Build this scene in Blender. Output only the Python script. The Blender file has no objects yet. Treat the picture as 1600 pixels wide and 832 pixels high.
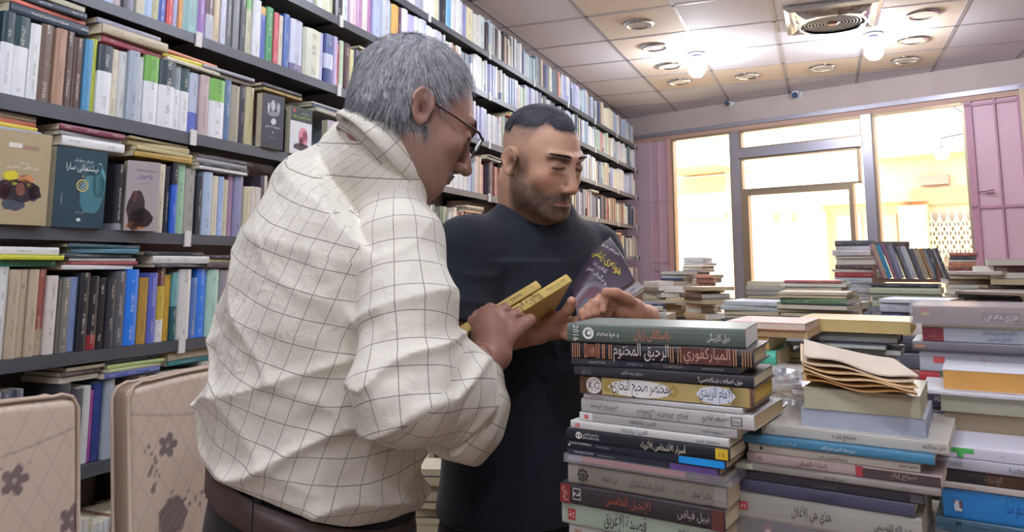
import bpy, math, random, unicodedata
import numpy as np
from mathutils import Matrix, Vector, Euler
random.seed(11); RNG = np.random.default_rng(5)
C = bpy.context.scene.collection
SC = bpy.context.scene
R = math.radians
# ---------------------------------------------------------------- camera
F_PX, CY_PX, YAW, PITCH = 1178.0, 261.0, R(22.43), R(7.5)
CAM = Vector((0, 0, 1.38))
cd = bpy.data.cameras.new('camera'); cam = bpy.data.objects.new('camera', cd); C.objects.link(cam)
cam.location = CAM; cam.rotation_euler = (R(90) + PITCH, 0, YAW)
cd.sensor_fit = 'HORIZONTAL'; cd.sensor_width = 36; cd.lens = F_PX / 1600 * 36
cd.shift_y = -(416 - CY_PX) / 1600; cd.clip_start = .02; cd.clip_end = 200
SC.camera = cam
# ---------------------------------------------------------------- exposure, sky, sun
SC.view_settings.view_transform = 'Standard'; SC.view_settings.look = 'None'
SC.view_settings.gamma = 1; SC.view_settings.use_curve_mapping = False
SC.view_settings.exposure = 1.0
SKY_STRENGTH, SUN_STRENGTH, BULB_STRENGTH = 2.4, 5.0, 130.0
w = bpy.data.worlds.new('sky'); SC.world = w; w.use_nodes = True
nt = w.node_tree; nt.nodes['Background'].inputs[0].default_value = (1, .965, .9, 1)
nt.nodes['Background'].inputs[1].default_value = SKY_STRENGTH
sd = bpy.data.lights.new('sun', 'SUN'); sun = bpy.data.objects.new('sun', sd); C.objects.link(sun)
sd.energy = SUN_STRENGTH; sd.color = (1, .9, .72); sd.angle = R(3)
sun.rotation_euler = (R(48), 0, R(205)); sun.location = (0, 14, 8)
SC.cycles.max_bounces = 6; SC.cycles.diffuse_bounces = 4; SC.cycles.transparent_max_bounces = 12
SC.cycles.sample_clamp_indirect = 6; SC.cycles.use_denoising = True
SC.cycles.caustics_reflective = False; SC.cycles.caustics_refractive = False
# ---------------------------------------------------------------- helpers
def lin(c):
    if isinstance(c, str): c = tuple(int(c[i:i + 2], 16) / 255 for i in (0, 2, 4))
    return tuple(x / 12.92 if x <= .04045 else ((x + .055) / 1.055) ** 2.4 for x in c[:3])
def ray(x, y):
    u = Vector((math.sin(YAW) * math.sin(PITCH), -math.cos(YAW) * math.sin(PITCH), math.cos(PITCH)))
    f = Vector((-math.sin(YAW) * math.cos(PITCH), math.cos(YAW) * math.cos(PITCH), math.sin(PITCH)))
    r = Vector((math.cos(YAW), math.sin(YAW), 0))
    return f + r * (x - 800) / F_PX - u * (y - CY_PX) / F_PX
def at(x, y, t): return CAM + ray(x, y) * t            # the point seen at a pixel, t metres in front of the camera
class MB:
    """collects polygons (with material slot, colour, uv) and links them as ONE mesh object"""
    def __init__(s): s.v = []; s.f = []; s.m = []; s.c = []; s.u = []
    def face(s, idx, m=0, c=(.5, .5, .5), uv=None):
        s.f.append(tuple(idx)); s.m.append(m); s.c.append(c); s.u.append(uv or [(-1, -1)] * len(idx))
    def poly(s, pts, m=0, c=(.5, .5, .5), uv=None):
        b = len(s.v); s.v += [tuple(p) for p in pts]; s.face(range(b, b + len(pts)), m, c, uv)
    def box(s, x0, x1, y0, y1, z0, z1, m=0, c=(.5, .5, .5), M=None, bev=0):
        P = [(x, y, z) for z in (z0, z1) for y in (y0, y1) for x in (x0, x1)]
        if M is not None: P = [tuple(M @ Vector(p)) for p in P]
        b = len(s.v); s.v += P
        for q in ((0, 2, 3, 1), (4, 5, 7, 6), (0, 1, 5, 4), (2, 6, 7, 3), (0, 4, 6, 2), (1, 3, 7, 5)):
            s.face([b + i for i in q], m, c)
    def tube(s, pts, rad, n=8, m=0, c=(.5, .5, .5), cap=True):
        pts = [Vector(p) for p in pts]; rs = rad if isinstance(rad, (list, tuple)) else [rad] * len(pts)
        rings = []; up = None
        for i, p in enumerate(pts):
            d = (pts[min(i + 1, len(pts) - 1)] - pts[max(i - 1, 0)]).normalized()
            if up is None: up = Vector((0, 0, 1)) if abs(d.z) < .9 else Vector((1, 0, 0))
            a = d.cross(up).normalized(); bb = a.cross(d).normalized(); up = bb
            b = len(s.v); rings.append(b)
            for k in range(n):
                t = 2 * math.pi * k / n; s.v.append(tuple(p + (a * math.cos(t) + bb * math.sin(t)) * rs[i]))
        for i in range(len(pts) - 1):
            for k in range(n):
                k2 = (k + 1) % n
                s.face((rings[i] + k, rings[i] + k2, rings[i + 1] + k2, rings[i + 1] + k), m, c)
        if cap:
            s.face([rings[0] + k for k in range(n)], m, c)
            s.face([rings[-1] + k for k in reversed(range(n))], m, c)
    def lathe(s, prof, n=24, m=0, c=(.5, .5, .5), at=(0, 0, 0)):
        b = len(s.v)
        for r_, z in prof:
            for k in range(n):
                t = 2 * math.pi * k / n; s.v.append((at[0] + r_ * math.cos(t), at[1] + r_ * math.sin(t), at[2] + z))
        for i in range(len(prof) - 1):
            for k in range(n):
                k2 = (k + 1) % n; s.face((b + i * n + k, b + i * n + k2, b + (i + 1) * n + k2, b + (i + 1) * n + k), m, c)
    def add(s, o, M=None):
        b = len(s.v); s.v += [tuple(M @ Vector(p)) for p in o.v] if M is not None else o.v
        s.f += [tuple(b + i for i in f) for f in o.f]; s.m += o.m; s.c += o.c; s.u += o.u
    def mesh(s, name, mats, smooth=False):
        me = bpy.data.meshes.new(name); me.from_pydata(s.v, [], s.f)
        for m in mats: me.materials.append(m)
        me.polygons.foreach_set('material_index', s.m)
        ca = me.color_attributes.new('col', 'FLOAT_COLOR', 'CORNER')
        ca.data.foreach_set('color', [x for c, f in zip(s.c, s.f) for _ in f for x in (c[0], c[1], c[2], 1)])
        ul = me.uv_layers.new(name='uv'); ul.data.foreach_set('uv', [x for u in s.u for q in u for x in q])
        me.polygons.foreach_set('use_smooth', [smooth] * len(s.f)); me.update(); return me
    def build(s, name, mats, parent=None, loc=None, smooth=False, M=None):
        if not isinstance(mats, (list, tuple)): mats = [mats]
        return link(name, s.mesh(name, mats, smooth), parent, loc, M)
def link(name, me, parent=None, loc=None, M=None):
    o = bpy.data.objects.new(name, me); C.objects.link(o)
    if parent is not None: o.parent = parent
    if M is not None: o.matrix_basis = M
    if loc is not None: o.location = loc
    return o
LABELS = {}
def tag(o, label, cat, group=None, kind=None):
    o['label'] = label; o['category'] = cat
    LABELS.setdefault(label, []).append(o.name)
    if group: o['group'] = group
    if kind: o['kind'] = kind
    return o
def empty(name, loc=(0, 0, 0), rz=0, label=None, cat=None, group=None, M=None):
    o = bpy.data.objects.new(name, None); C.objects.link(o); o.location = loc; o.rotation_euler = (0, 0, rz)
    o.empty_display_size = .05
    if M is not None: o.matrix_basis = M
    if label: tag(o, label, cat, group)
    return o
def struct(o): o['kind'] = 'structure'; return o
def copy_tree(o, parent=None):
    c = o.copy(); C.objects.link(c); c.parent = parent
    for ch in [x for x in o.children]: copy_tree(ch, c)
    return c
# ---------------------------------------------------------------- materials
def newmat(name):
    m = bpy.data.materials.new(name); m.use_nodes = True; n = m.node_tree.nodes; l = m.node_tree.links
    return m, n, l, n['Principled BSDF']
def mat(name, col, rough=.6, metal=0, var=0, scale=8, bump=0, bscale=60, spec=.5, sheen=0):
    m, n, l, b = newmat(name); c = lin(col)
    b.inputs['Base Color'].default_value = (*c, 1); b.inputs['Roughness'].default_value = rough
    b.inputs['Metallic'].default_value = metal; b.inputs['Specular IOR Level'].default_value = spec
    if sheen: b.inputs['Sheen Weight'].default_value = sheen
    tc = n.new('ShaderNodeTexCoord')
    if var:
        ns = n.new('ShaderNodeTexNoise'); ns.inputs['Scale'].default_value = scale; ns.inputs['Detail'].default_value = 6
        l.new(tc.outputs['Object'], ns.inputs['Vector'])
        mx = n.new('ShaderNodeMix'); mx.data_type = 'RGBA'
        mx.inputs['A'].default_value = (*[x * (1 - var) for x in c], 1); mx.inputs['B'].default_value = (*[min(1, x * (1 + var)) for x in c], 1)
        l.new(ns.outputs['Fac'], mx.inputs['Factor']); l.new(mx.outputs['Result'], b.inputs['Base Color'])
    if bump:
        nb = n.new('ShaderNodeTexNoise'); nb.inputs['Scale'].default_value = bscale; nb.inputs['Detail'].default_value = 4
        l.new(tc.outputs['Object'], nb.inputs['Vector']); bp = n.new('ShaderNodeBump'); bp.inputs['Strength'].default_value = bump
        bp.inputs['Distance'].default_value = .004; l.new(nb.outputs['Fac'], bp.inputs['Height']); l.new(bp.outputs['Normal'], b.inputs['Normal'])
    return m
def emis(name, col, s):
    m, n, l, b = newmat(name); b.inputs['Base Color'].default_value = (.8, .8, .8, 1)
    b.inputs['Emission Color'].default_value = (*lin(col), 1); b.inputs['Emission Strength'].default_value = s; return m
def colmat(name, rough=.5, bump=0, bscale=80, text=False, spec=.5, var=0):
    """base colour from the mesh's own colours; optional small print along the spine"""
    m, n, l, b = newmat(name); b.inputs['Roughness'].default_value = rough; b.inputs['Specular IOR Level'].default_value = spec
    a = n.new('ShaderNodeVertexColor'); a.layer_name = 'col'; out = a.outputs['Color']
    tc = n.new('ShaderNodeTexCoord')
    if text:
        uv = n.new('ShaderNodeUVMap'); uv.uv_map = 'uv'; sp = n.new('ShaderNodeSeparateXYZ'); l.new(uv.outputs['UV'], sp.inputs[0])
        def math_(op, x, y=None, z=None):
            k = n.new('ShaderNodeMath'); k.operation = op
            for i, q in enumerate((x, y, z)):
                if q is None: continue
                if isinstance(q, (int, float)): k.inputs[i].default_value = q
                else: l.new(q, k.inputs[i])
            return k.outputs[0]
        oi = n.new('ShaderNodeObjectInfo')
        U, V = sp.outputs[0], sp.outputs[1]          # U metres along the spine (-1 = not spine), V 0..1 across
        off = math_('MULTIPLY', oi.outputs['Random'], 37.0)
        def noise(sx, sy, add, det=1):
            cx = n.new('ShaderNodeCombineXYZ'); l.new(math_('MULTIPLY', U, sx), cx.inputs[0]); l.new(math_('MULTIPLY', V, sy), cx.inputs[1])
            l.new(math_('ADD', off, add), cx.inputs[2]); t = n.new('ShaderNodeTexNoise'); t.inputs['Scale'].default_value = 1
            t.inputs['Detail'].default_value = det; l.new(cx.outputs[0], t.inputs['Vector']); return t.outputs['Fac']
        glyph = math_('GREATER_THAN', noise(560, 9, 0, 1), .53)
        block = math_('GREATER_THAN', noise(22, .01, 3.3, 0), .52)
        rowm = math_('LESS_THAN', math_('ABSOLUTE', math_('SUBTRACT', V, .5)), .12)
        on = math_('GREATER_THAN', U, .012)
        mk = math_('MULTIPLY', math_('MULTIPLY', glyph, block), math_('MULTIPLY', rowm, on))
        mk = math_('MULTIPLY', mk, .6)
        # print is white on dark covers, dark on light covers
        bw = n.new('ShaderNodeRGBToBW'); l.new(out, bw.inputs[0])
        dark = math_('LESS_THAN', bw.outputs[0], .22)
        tcx = n.new('ShaderNodeMix'); tcx.data_type = 'RGBA'; l.new(dark, tcx.inputs['Factor'])
        tcx.inputs['A'].default_value = (.03, .03, .04, 1); tcx.inputs['B'].default_value = (.75, .72, .62, 1)
        mx = n.new('ShaderNodeMix'); mx.data_type = 'RGBA'; l.new(mk, mx.inputs['Factor']); l.new(out, mx.inputs['A']); l.new(tcx.outputs['Result'], mx.inputs['B'])
        out = mx.outputs['Result']
    if var:
        ns = n.new('ShaderNodeTexNoise'); ns.inputs['Scale'].default_value = 25; ns.inputs['Detail'].default_value = 5
        l.new(tc.outputs['Object'], ns.inputs['Vector']); mr = n.new('ShaderNodeMapRange'); mr.inputs['To Min'].default_value = 1 - var; mr.inputs['To Max'].default_value = 1 + var
        l.new(ns.outputs['Fac'], mr.inputs['Value']); vm = n.new('ShaderNodeVectorMath'); vm.operation = 'SCALE'; l.new(out, vm.inputs[0]); l.new(mr.outputs[0], vm.inputs['Scale']); out = vm.outputs[0]
    l.new(out, b.inputs['Base Color'])
    if bump:
        nb = n.new('ShaderNodeTexNoise'); nb.inputs['Scale'].default_value = bscale; l.new(tc.outputs['Object'], nb.inputs['Vector'])
        bp = n.new('ShaderNodeBump'); bp.inputs['Strength'].default_value = bump; bp.inputs['Distance'].default_value = .003
        l.new(nb.outputs['Fac'], bp.inputs['Height']); l.new(bp.outputs['Normal'], b.inputs['Normal'])
    return m
M_ = {}
M_['wall'] = mat('painted_wall', 'b9a9a6', .8, var=.08, bump=.2)
M_['mauve'] = mat('mauve_paint', 'cfb4c2', .65, var=.1, scale=3)  # paler than plain paint: window haze is mixed into the colour
M_['pink'] = mat('pink_painted_metal', 'd2aebc', .45, var=.12, scale=3)  # lightened too, the veil of haze is part of this pink
M_['pink_lit'] = mat('lit_pink_edge', 'd8a8a0', .5, var=.08)  # rosier copy of the pink: light on the door edge put into colour
M_['floor'] = mat('floor_tile', '8d8378', .35, var=.15, scale=3)
M_['alu'] = mat('aluminium_frame', 'a9a7b4', .35, metal=.6, var=.06)
M_['alu_warm'] = mat('aluminium_door_stile', 'a08f79', .4, metal=.5, var=.08)
M_['header'] = mat('peach_header', 'c4a090', .6, var=.08)
M_['ceil'] = colmat('ceiling_panel', .75, bump=.15, bscale=200, var=.05)
M_['tbar'] = mat('ceiling_grid_bar', 'a39ea6', .5)
M_['chrome'] = mat('chrome', 'd8dae0', .12, metal=1)
M_['lamp_glass'] = mat('frosted_downlight', 'c9c4c4', .3)
M_['bulb'] = emis('lit_bulb', 'eef4ff', BULB_STRENGTH)
M_['black_plastic'] = mat('black_plastic', '2a2a30', .45)
M_['white_plastic'] = mat('white_plastic', 'd9dadd', .35)
M_['shelf_metal'] = mat('dark_grey_shelf_steel', '56595f', .42, metal=.35, var=.2, scale=14)
M_['shelf_black'] = mat('black_upright_steel', '1e2026', .5, metal=.3)
M_['clip'] = mat('white_shelf_clip', 'd5d2cf', .5)
M_['cover'] = colmat('book_cover', .38, text=True, var=.06)
M_['cover_plain'] = colmat('book_cover_plain', .35, var=.05)
M_['pages'] = colmat('page_block', .85, bump=.3, bscale=400, spec=.15, var=.08)
M_['ink'] = colmat('printed_ink', .5)
M_['wood'] = mat('table_wood', '7a5b42', .5, var=.25, scale=6)
def glassmat():
    m = bpy.data.materials.new('window_glass'); m.use_nodes = True; n = m.node_tree.nodes; l = m.node_tree.links
    for x in list(n): n.remove(x)
    o = n.new('ShaderNodeOutputMaterial'); t = n.new('ShaderNodeBsdfTransparent'); g = n.new('ShaderNodeBsdfGlossy'); g.inputs['Roughness'].default_value = .02
    f = n.new('ShaderNodeFresnel'); f.inputs['IOR'].default_value = 1.35; mx = n.new('ShaderNodeMixShader')
    l.new(f.outputs[0], mx.inputs[0]); l.new(t.outputs[0], mx.inputs[1]); l.new(g.outputs[0], mx.inputs[2]); l.new(mx.outputs[0], o.inputs[0]); return m
M_['glass'] = glassmat()
M_['lens'] = glassmat(); M_['lens'].name = 'tinted_lens'; M_['lens'].node_tree.nodes['Transparent BSDF'].inputs[0].default_value = (.42, .38, .4, 1)
def plasticmat():
    m = bpy.data.materials.new('clear_wrap'); m.use_nodes = True; n = m.node_tree.nodes; l = m.node_tree.links
    for x in list(n): n.remove(x)
    o = n.new('ShaderNodeOutputMaterial'); t = n.new('ShaderNodeBsdfTransparent'); g = n.new('ShaderNodeBsdfGlossy'); g.inputs['Roughness'].default_value = .15
    g.inputs['Color'].default_value = (.95, .95, 1, 1)
    d = n.new('ShaderNodeBsdfDiffuse'); d.inputs[0].default_value = (.8, .8, .85, 1); a = n.new('ShaderNodeMixShader'); a.inputs[0].default_value = .35
    l.new(g.outputs[0], a.inputs[1]); l.new(d.outputs[0], a.inputs[2])
    mx = n.new('ShaderNodeMixShader'); mx.inputs[0].default_value = .4; l.new(t.outputs[0], mx.inputs[1]); l.new(a.outputs[0], mx.inputs[2]); l.new(mx.outputs[0], o.inputs[0]); return m
M_['wrap'] = plasticmat()
# ---------------------------------------------------------------- Arabic and Kurdish lettering (joined letter forms)
FORMS = {}
for cp in list(range(0xFB50, 0xFE00)) + list(range(0xFE70, 0xFEFD)):
    d = unicodedata.decomposition(chr(cp)).split()
    if len(d) >= 2 and d[0] in ('<initial>', '<medial>', '<final>', '<isolated>'):
        FORMS.setdefault(''.join(chr(int(x, 16)) for x in d[1:]), {})[d[0][1:-1]] = chr(cp)
for a_, b_ in (('\u06ce', '\u06cc'), ('\u06d5', '\u0647'), ('\u0695', '\u0631'), ('\u06b5', '\u0644')):
    FORMS[a_] = dict(FORMS[b_])
FORMS['\u06d5'] = {k: v for k, v in FORMS['\u06d5'].items() if k in ('final', 'isolated')}
def shape_ar(s):
    out = []; i = 0; s = s.replace('\u0644\u0627', '\u0001').replace('\u0644\u0623', '\u0002').replace('\u0644\u0625', '\u0003')
    FORMS['\u0001'] = {'isolated': '\ufefb', 'final': '\ufefc'}; FORMS['\u0002'] = {'isolated': '\ufef7', 'final': '\ufef8'}; FORMS['\u0003'] = {'isolated': '\ufef9', 'final': '\ufefa'}
    for i, ch in enumerate(s):
        f = FORMS.get(ch)
        if not f: out.append(ch); continue
        p = FORMS.get(s[i - 1]) if i else None; q = FORMS.get(s[i + 1]) if i + 1 < len(s) else None
        jp = bool(p and 'initial' in p and 'final' in f); jn = bool(q and 'initial' in f and 'final' in q)
        k = 'medial' if jp and jn else 'final' if jp else 'initial' if jn else 'isolated'
        out.append(f.get(k) or f.get('isolated') or ch)
    return ''.join(reversed(out))
def text_polys(s, height, mono=None):
    """triangles of a line of lettering, about height tall, centred on 0,0; returns verts (x,y), faces, width"""
    if any('\u0600' <= ch <= '\u06ff' for ch in s): s = shape_ar(s)
    cu = bpy.data.curves.new('lettering', 'FONT'); cu.body = s; cu.size = height * 1.35; cu.resolution_u = 2
    o = bpy.data.objects.new('lettering', cu); me = o.to_mesh()
    v = [(p.co.x, p.co.y) for p in me.vertices]; f = [tuple(p.vertices) for p in me.polygons]
    o.to_mesh_clear(); bpy.data.objects.remove(o); bpy.data.curves.remove(cu)
    if not v: return [], [], 0
    x0, x1 = min(p[0] for p in v), max(p[0] for p in v); y0, y1 = min(p[1] for p in v), max(p[1] for p in v)
    return [(p[0] - (x0 + x1) / 2, p[1] - (y0 + y1) / 2) for p in v], f, x1 - x0
def add_text(mb, s, M, height, col, width=None):
    """lettering laid in the local xy plane of M"""
    v, f, wd = text_polys(s, height)
    if not v: return
    k = min(1, width / wd) if width else 1
    b = len(mb.v); mb.v += [tuple(M @ Vector((x * k, y, 0))) for x, y in v]
    for q in f: mb.face([b + i for i in q], 0, lin(col))
# ================================================================ THE ROOM
SK = -.36; _n = math.hypot(1, SK); DU = Vector((1 / _n, SK / _n, 0)); WN = Vector((-SK / _n, 1 / _n, 0)); W0 = Vector((-1.885, 8.485, 0))
CEIL = 3.094
MW = Matrix(((DU.x, WN.x, 0, W0.x), (DU.y, WN.y, 0, W0.y), (0, 0, 1, 0), (0, 0, 0, 1)))   # shop-front frame: u along, v outwards, z up
def wuz(px, py, off=0):
    d = ray(px, py); t = ((W0 - CAM).dot(WN) + off) / d.dot(WN); q = CAM + d * t; return (q - W0).dot(DU), q.z
def wbox(name, u0, u1, z0, z1, v0, v1, m, parent=None, st=True):
    b = MB(); b.box(u0, u1, v0, v1, z0, z1, M=MW); o = b.build(name, m, parent)
    if st and parent is None: struct(o)
    return o
b = MB(); b.box(-2.3, 2.75, -3.1, 8.66, -.1, 0); struct(b.build('floor', M_['floor']))
b = MB(); b.box(-2.3, -2.18, -3.1, 8.7, 0, 3.2); struct(b.build('wall_left', M_['wall']))
b = MB(); b.box(2.65, 2.75, -3.1, 7.2, 0, 3.2); struct(b.build('wall_right', M_['wall']))
b = MB(); b.box(-2.3, 2.75, -3.2, -3.1, 0, 3.2); struct(b.build('wall_back', M_['wall']))
# ceiling: loose panels in a grid, peach ones where the round downlights sit
b = MB(); b.box(-2.3, 2.75, -3.1, 8.7, CEIL + .01, CEIL + .08, 0, lin('cfcbd0'))
GX, GY, P = -.849, 6.06, .6            # grid origin and pitch
for i in range(-3, 7):
    for j in range(-16, 5):
        x0, y0 = GX + i * P, GY + j * P
        x1, y1 = x0 + P, y0 + P
        if x1 < -2.2 or x0 > 2.7: continue
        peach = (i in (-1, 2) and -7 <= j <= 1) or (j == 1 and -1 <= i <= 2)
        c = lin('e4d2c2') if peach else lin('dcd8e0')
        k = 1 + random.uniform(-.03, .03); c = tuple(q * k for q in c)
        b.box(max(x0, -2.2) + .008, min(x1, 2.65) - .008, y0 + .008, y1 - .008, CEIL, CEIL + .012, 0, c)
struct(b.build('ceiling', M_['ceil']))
b = MB()
for i in range(-3, 7): b.box(GX + i * P - .012, GX + i * P + .012, -3.1, 8.7, CEIL - .003, CEIL + .01)
for j in range(-16, 5): b.box(-2.3, 2.7, GY + j * P - .012, GY + j * P + .012, CEIL - .003, CEIL + .01)
struct(b.build('ceiling_grid', M_['tbar']))
# ---- shop front
wbox('wall_front', -.6, 5.1, 2.87, 3.2, 0, .12, mat('fascia_plaster', 'bfb0ac', .8, var=.1, scale=5, bump=.2))
o = wbox('trim_1', -.4, 5, 2.83, 2.872, -.03, .08, mat('galvanised_channel', 'a7a6b2', .4, metal=.5, var=.25, scale=40))
wbox('trim_2', -.4, 5, 2.785, 2.83, -.005, .1, M_['header'])
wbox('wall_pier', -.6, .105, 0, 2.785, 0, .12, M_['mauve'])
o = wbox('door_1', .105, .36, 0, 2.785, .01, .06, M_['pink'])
b = MB(); b.box(.33, .378, -.02, .11, 0, 2.785, M=MW); b.build('frame_edge', M_['pink_lit'], o)
b = MB()
for z in (1.33, 1.42, 2.1): b.box(.13, .31, -.004, .012, z, z + .02, M=MW)
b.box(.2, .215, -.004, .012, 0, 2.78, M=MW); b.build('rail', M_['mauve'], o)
def window(n, u0, u1, z0, z1, fr=.02):
    b = MB()
    for a in ((u0, u0 + fr, z0, z1), (u1 - fr, u1, z0, z1), (u0, u1, z0, z0 + fr), (u0, u1, z1 - fr, z1)): b.box(a[0], a[1], 0, .07, a[2], a[3], M=MW)
    o = struct(b.build('window_%d' % n, M_['alu_warm']))
    b = MB(); b.box(u0 + fr, u1 - fr, .03, .036, z0 + fr, z1 - fr, M=MW); b.build('pane', M_['glass'], o)
window(1, .378, 1.09, .05, 2.785)
window(2, 1.18, 2.405, 2.58, 2.785, .022)
window(3, 1.18, 2.36, 2.15, 2.49, .018)
window(4, 2.49, 3.245, .05, 2.785)
wbox('window_5_post', 1.09, 1.18, 0, 2.785, -.02, .09, M_['alu'])
wbox('window_6_post', 2.40, 2.49, 0, 2.785, -.02, .09, M_['alu'])
wbox('trim_3', 1.18, 2.405, 2.49, 2.582, -.03, .09, M_['alu'])
# shop door: frame, open aluminium leaf with glass
b = MB(); b.box(1.18, 1.255, 0, .07, 0, 2.15, M=MW); b.box(2.25, 2.29, 0, .07, 0, 2.15, M=MW); b.box(1.255, 2.25, 0, .07, 2.098, 2.157, M=MW)
d2 = struct(b.build('door_2', M_['alu_warm']))
b = MB()
L = MW @ Matrix.Translation((2.36, 0, 0)) @ Matrix.Rotation(R(-52), 4, 'Z')
for a in ((-.95, -.87, 0.05, 2.48), (-.07, 0, .05, 2.48), (-.9, 0, .05, .2), (-.9, 0, 2.41, 2.48), (-.9, 0, 1.0, 1.08)):
    b.box(a[0], a[1], -.02, .02, a[2], a[3], M=L)
# ---- two small security cameras on the fascia, sprinkler-like dome bodies
def sec_cam(u, z, label):
    b = MB(); p = MW @ Vector((u, -.0, z))
    e = empty('security_camera', p, 0, label, 'security camera')
    M = Matrix.Rotation(math.atan2(DU.y, DU.x), 4, 'Z')
    b.lathe([(0, 0), (.05, 0), (.05, .012), (.03, .02), (0, .02)], 20)
    o = b.build('base', M_['white_plastic'], e, M=M @ Matrix.Rotation(R(90), 4, 'X'))
    b = MB(); pr = [(.04 * math.sin(a), -.04 * math.cos(a)) for a in np.linspace(0, math.pi, 14)]; b.lathe(pr, 20)
    b.build('camera_body', M_['white_plastic'], e, M=M @ Matrix.Translation((0, -.05, 0)), smooth=True)
    b = MB(); b.lathe([(0, 0), (.026, 0), (.03, .012), (.02, .02), (0, .02)], 20)
    b.build('lens', mat('blue_black_lens', '35506e', .15), e, M=M @ Matrix.Translation((.006, -.075, -.018)) @ Matrix.Rotation(R(105), 4, 'X'))
u, z = wuz(1141, 157); sec_cam(u, z - .02, 'small white security camera on the fascia, under the left lit bulb side')
u, z = wuz(1246, 145); sec_cam(u, z - .02, 'small white security camera on the fascia, nearer to the chrome diffuser')
# ---- light bulbs
def bulb(x, y, label):
    e = empty('ceiling_bulb', (x, y, CEIL), 0, label, 'light bulb', 'bare bulbs on the ceiling')
    b = MB(); b.lathe([(0, 0), (.075, 0), (.07, -.012), (.03, -.02), (.0, -.02)], 24); b.build('canopy', M_['black_plastic'], e)
    b = MB(); b.lathe([(.026, -.015), (.03, -.03), (.03, -.06), (.02, -.075)], 20); b.build('socket', mat('blue_grey_socket', '8f93b4', .4), e)
    b = MB(); b.lathe([(.019, -.072), (.03, -.09), (.055, -.112), (.066, -.14), (.058, -.172), (.035, -.196), (0, -.204)], 24); b.build('glass_bulb', M_['bulb'], e, smooth=True)
bulb(-.885, 6.06, 'lit bare bulb on the ceiling, the left one, beside the round downlights')
bulb(.409, 6.03, 'lit bare bulb on the ceiling, just below the chrome air diffuser')
for x, y, s in ((-.885, 3.06, 'above the younger man, left of the aisle'), (.409, 3.06, 'above the heaped table'), (-.885, .66, 'above the grey-haired man'),
                (.409, .06, 'above the front stack of books'), (-.885, -1.8, 'left, in the rear of the shop'), (.409, -1.8, 'right, in the rear of the shop')):
    bulb(x, y, 'lit bare bulb on the ceiling ' + s)
# ---- round downlights
def downlight(x, y, label):
    e = empty('downlight', (x, y, CEIL - .003), 0, label, 'downlight', 'round recessed ceiling downlights')
    b = MB(); b.lathe([(.075, -.004), (.085, -.014), (.1, -.012), (.112, -.002), (.112, .0)], 32); b.build('ring', M_['chrome'], e, smooth=True)
    b = MB(); b.lathe([(0, -.006), (.077, -.006)], 32); b.build('diffuser', M_['lamp_glass'], e)
DL = [(-1.147, 5.145, 'left column, at the very top edge'), (-1.16, 5.75, 'left column, second from the top edge'), (-1.16, 6.35, 'left column, third, left of the lit bulb'),
      (-1.18, 6.96, 'left column, last, below and left of the lit bulb'), (-.57, 6.975, 'far row, just right of the left bulb'), (.058, 6.923, 'far row, left of the right lit bulb'),
      (.7, 5.686, 'right column, beside the chrome air diffuser'), (.7, 6.32, 'right column, level with the right lit bulb'), (.7, 6.92, 'right column, farthest, faint peach')]
for x, y, s in DL: downlight(x, y, 'round downlight in a peach panel, ' + s)
downlight(1.75, 5.9, 'round chrome-ringed downlight in a grey panel, by the right edge')
# ---- chrome air diffuser with a round dark grille
e = empty('air_diffuser', (.125, 5.46, CEIL - .004), 0, 'square chrome air diffuser with a round dark grille set into the ceiling', 'air vent')
b = MB(); h = .3
prof = [(h, 0), (h, -.02), (h - .03, -.035), (h - .06, -.02)]
for i in range(len(prof) - 1):
    for k in range(4):
        c0, c1 = [(1, 1), (-1, 1), (-1, -1), (1, -1), (1, 1)][k:k + 2]
        (r0, z0), (r1, z1) = prof[i], prof[i + 1]
        b.poly([(c0[0] * r0, c0[1] * r0, z0), (c1[0] * r0, c1[1] * r0, z0), (c1[0] * r1, c1[1] * r1, z1), (c0[0] * r1, c0[1] * r1, z1)])
b.build('frame', M_['chrome'], e)
b = MB(); n = 48                                             # pressed sheet from the square to the round throat
for k in range(n):
    def P2(i, s):
        a = 2 * math.pi * i / n + .01; q = min(1 / abs(math.cos(a)), 1 / abs(math.sin(a))) * (h - .055)
        rr = .205; x = (q * (1 - s) + rr * s); return (x * math.cos(a), x * math.sin(a), -.02 - .05 * math.sin(s * 1.57))
    for s in range(4): b.poly([P2(k, s / 4), P2(k + 1, s / 4), P2(k + 1, (s + 1) / 4), P2(k, (s + 1) / 4)])
b.build('shroud', M_['chrome'], e, smooth=True)
b = MB(); b.lathe([(0, -.045), (.205, -.045)], 48); g = b.build('grille', mat('dark_grille', '4b4e58', .5), e)
b = MB()
for r_ in np.linspace(.03, .2, 9): b.lathe([(r_ - .004, -.05), (r_ + .004, -.05), (r_ + .004, -.058), (r_ - .004, -.058), (r_ - .004, -.05)], 48)
b.build('ring_slat', mat('grille_ring', '777a86', .35, metal=.6), g)
b = MB(); b.lathe([(0, -.068), (.035, -.066), (.045, -.05)], 24); b.build('hub', mat('copper_hub', '9a7468', .3, metal=.7), g, smooth=True)
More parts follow.
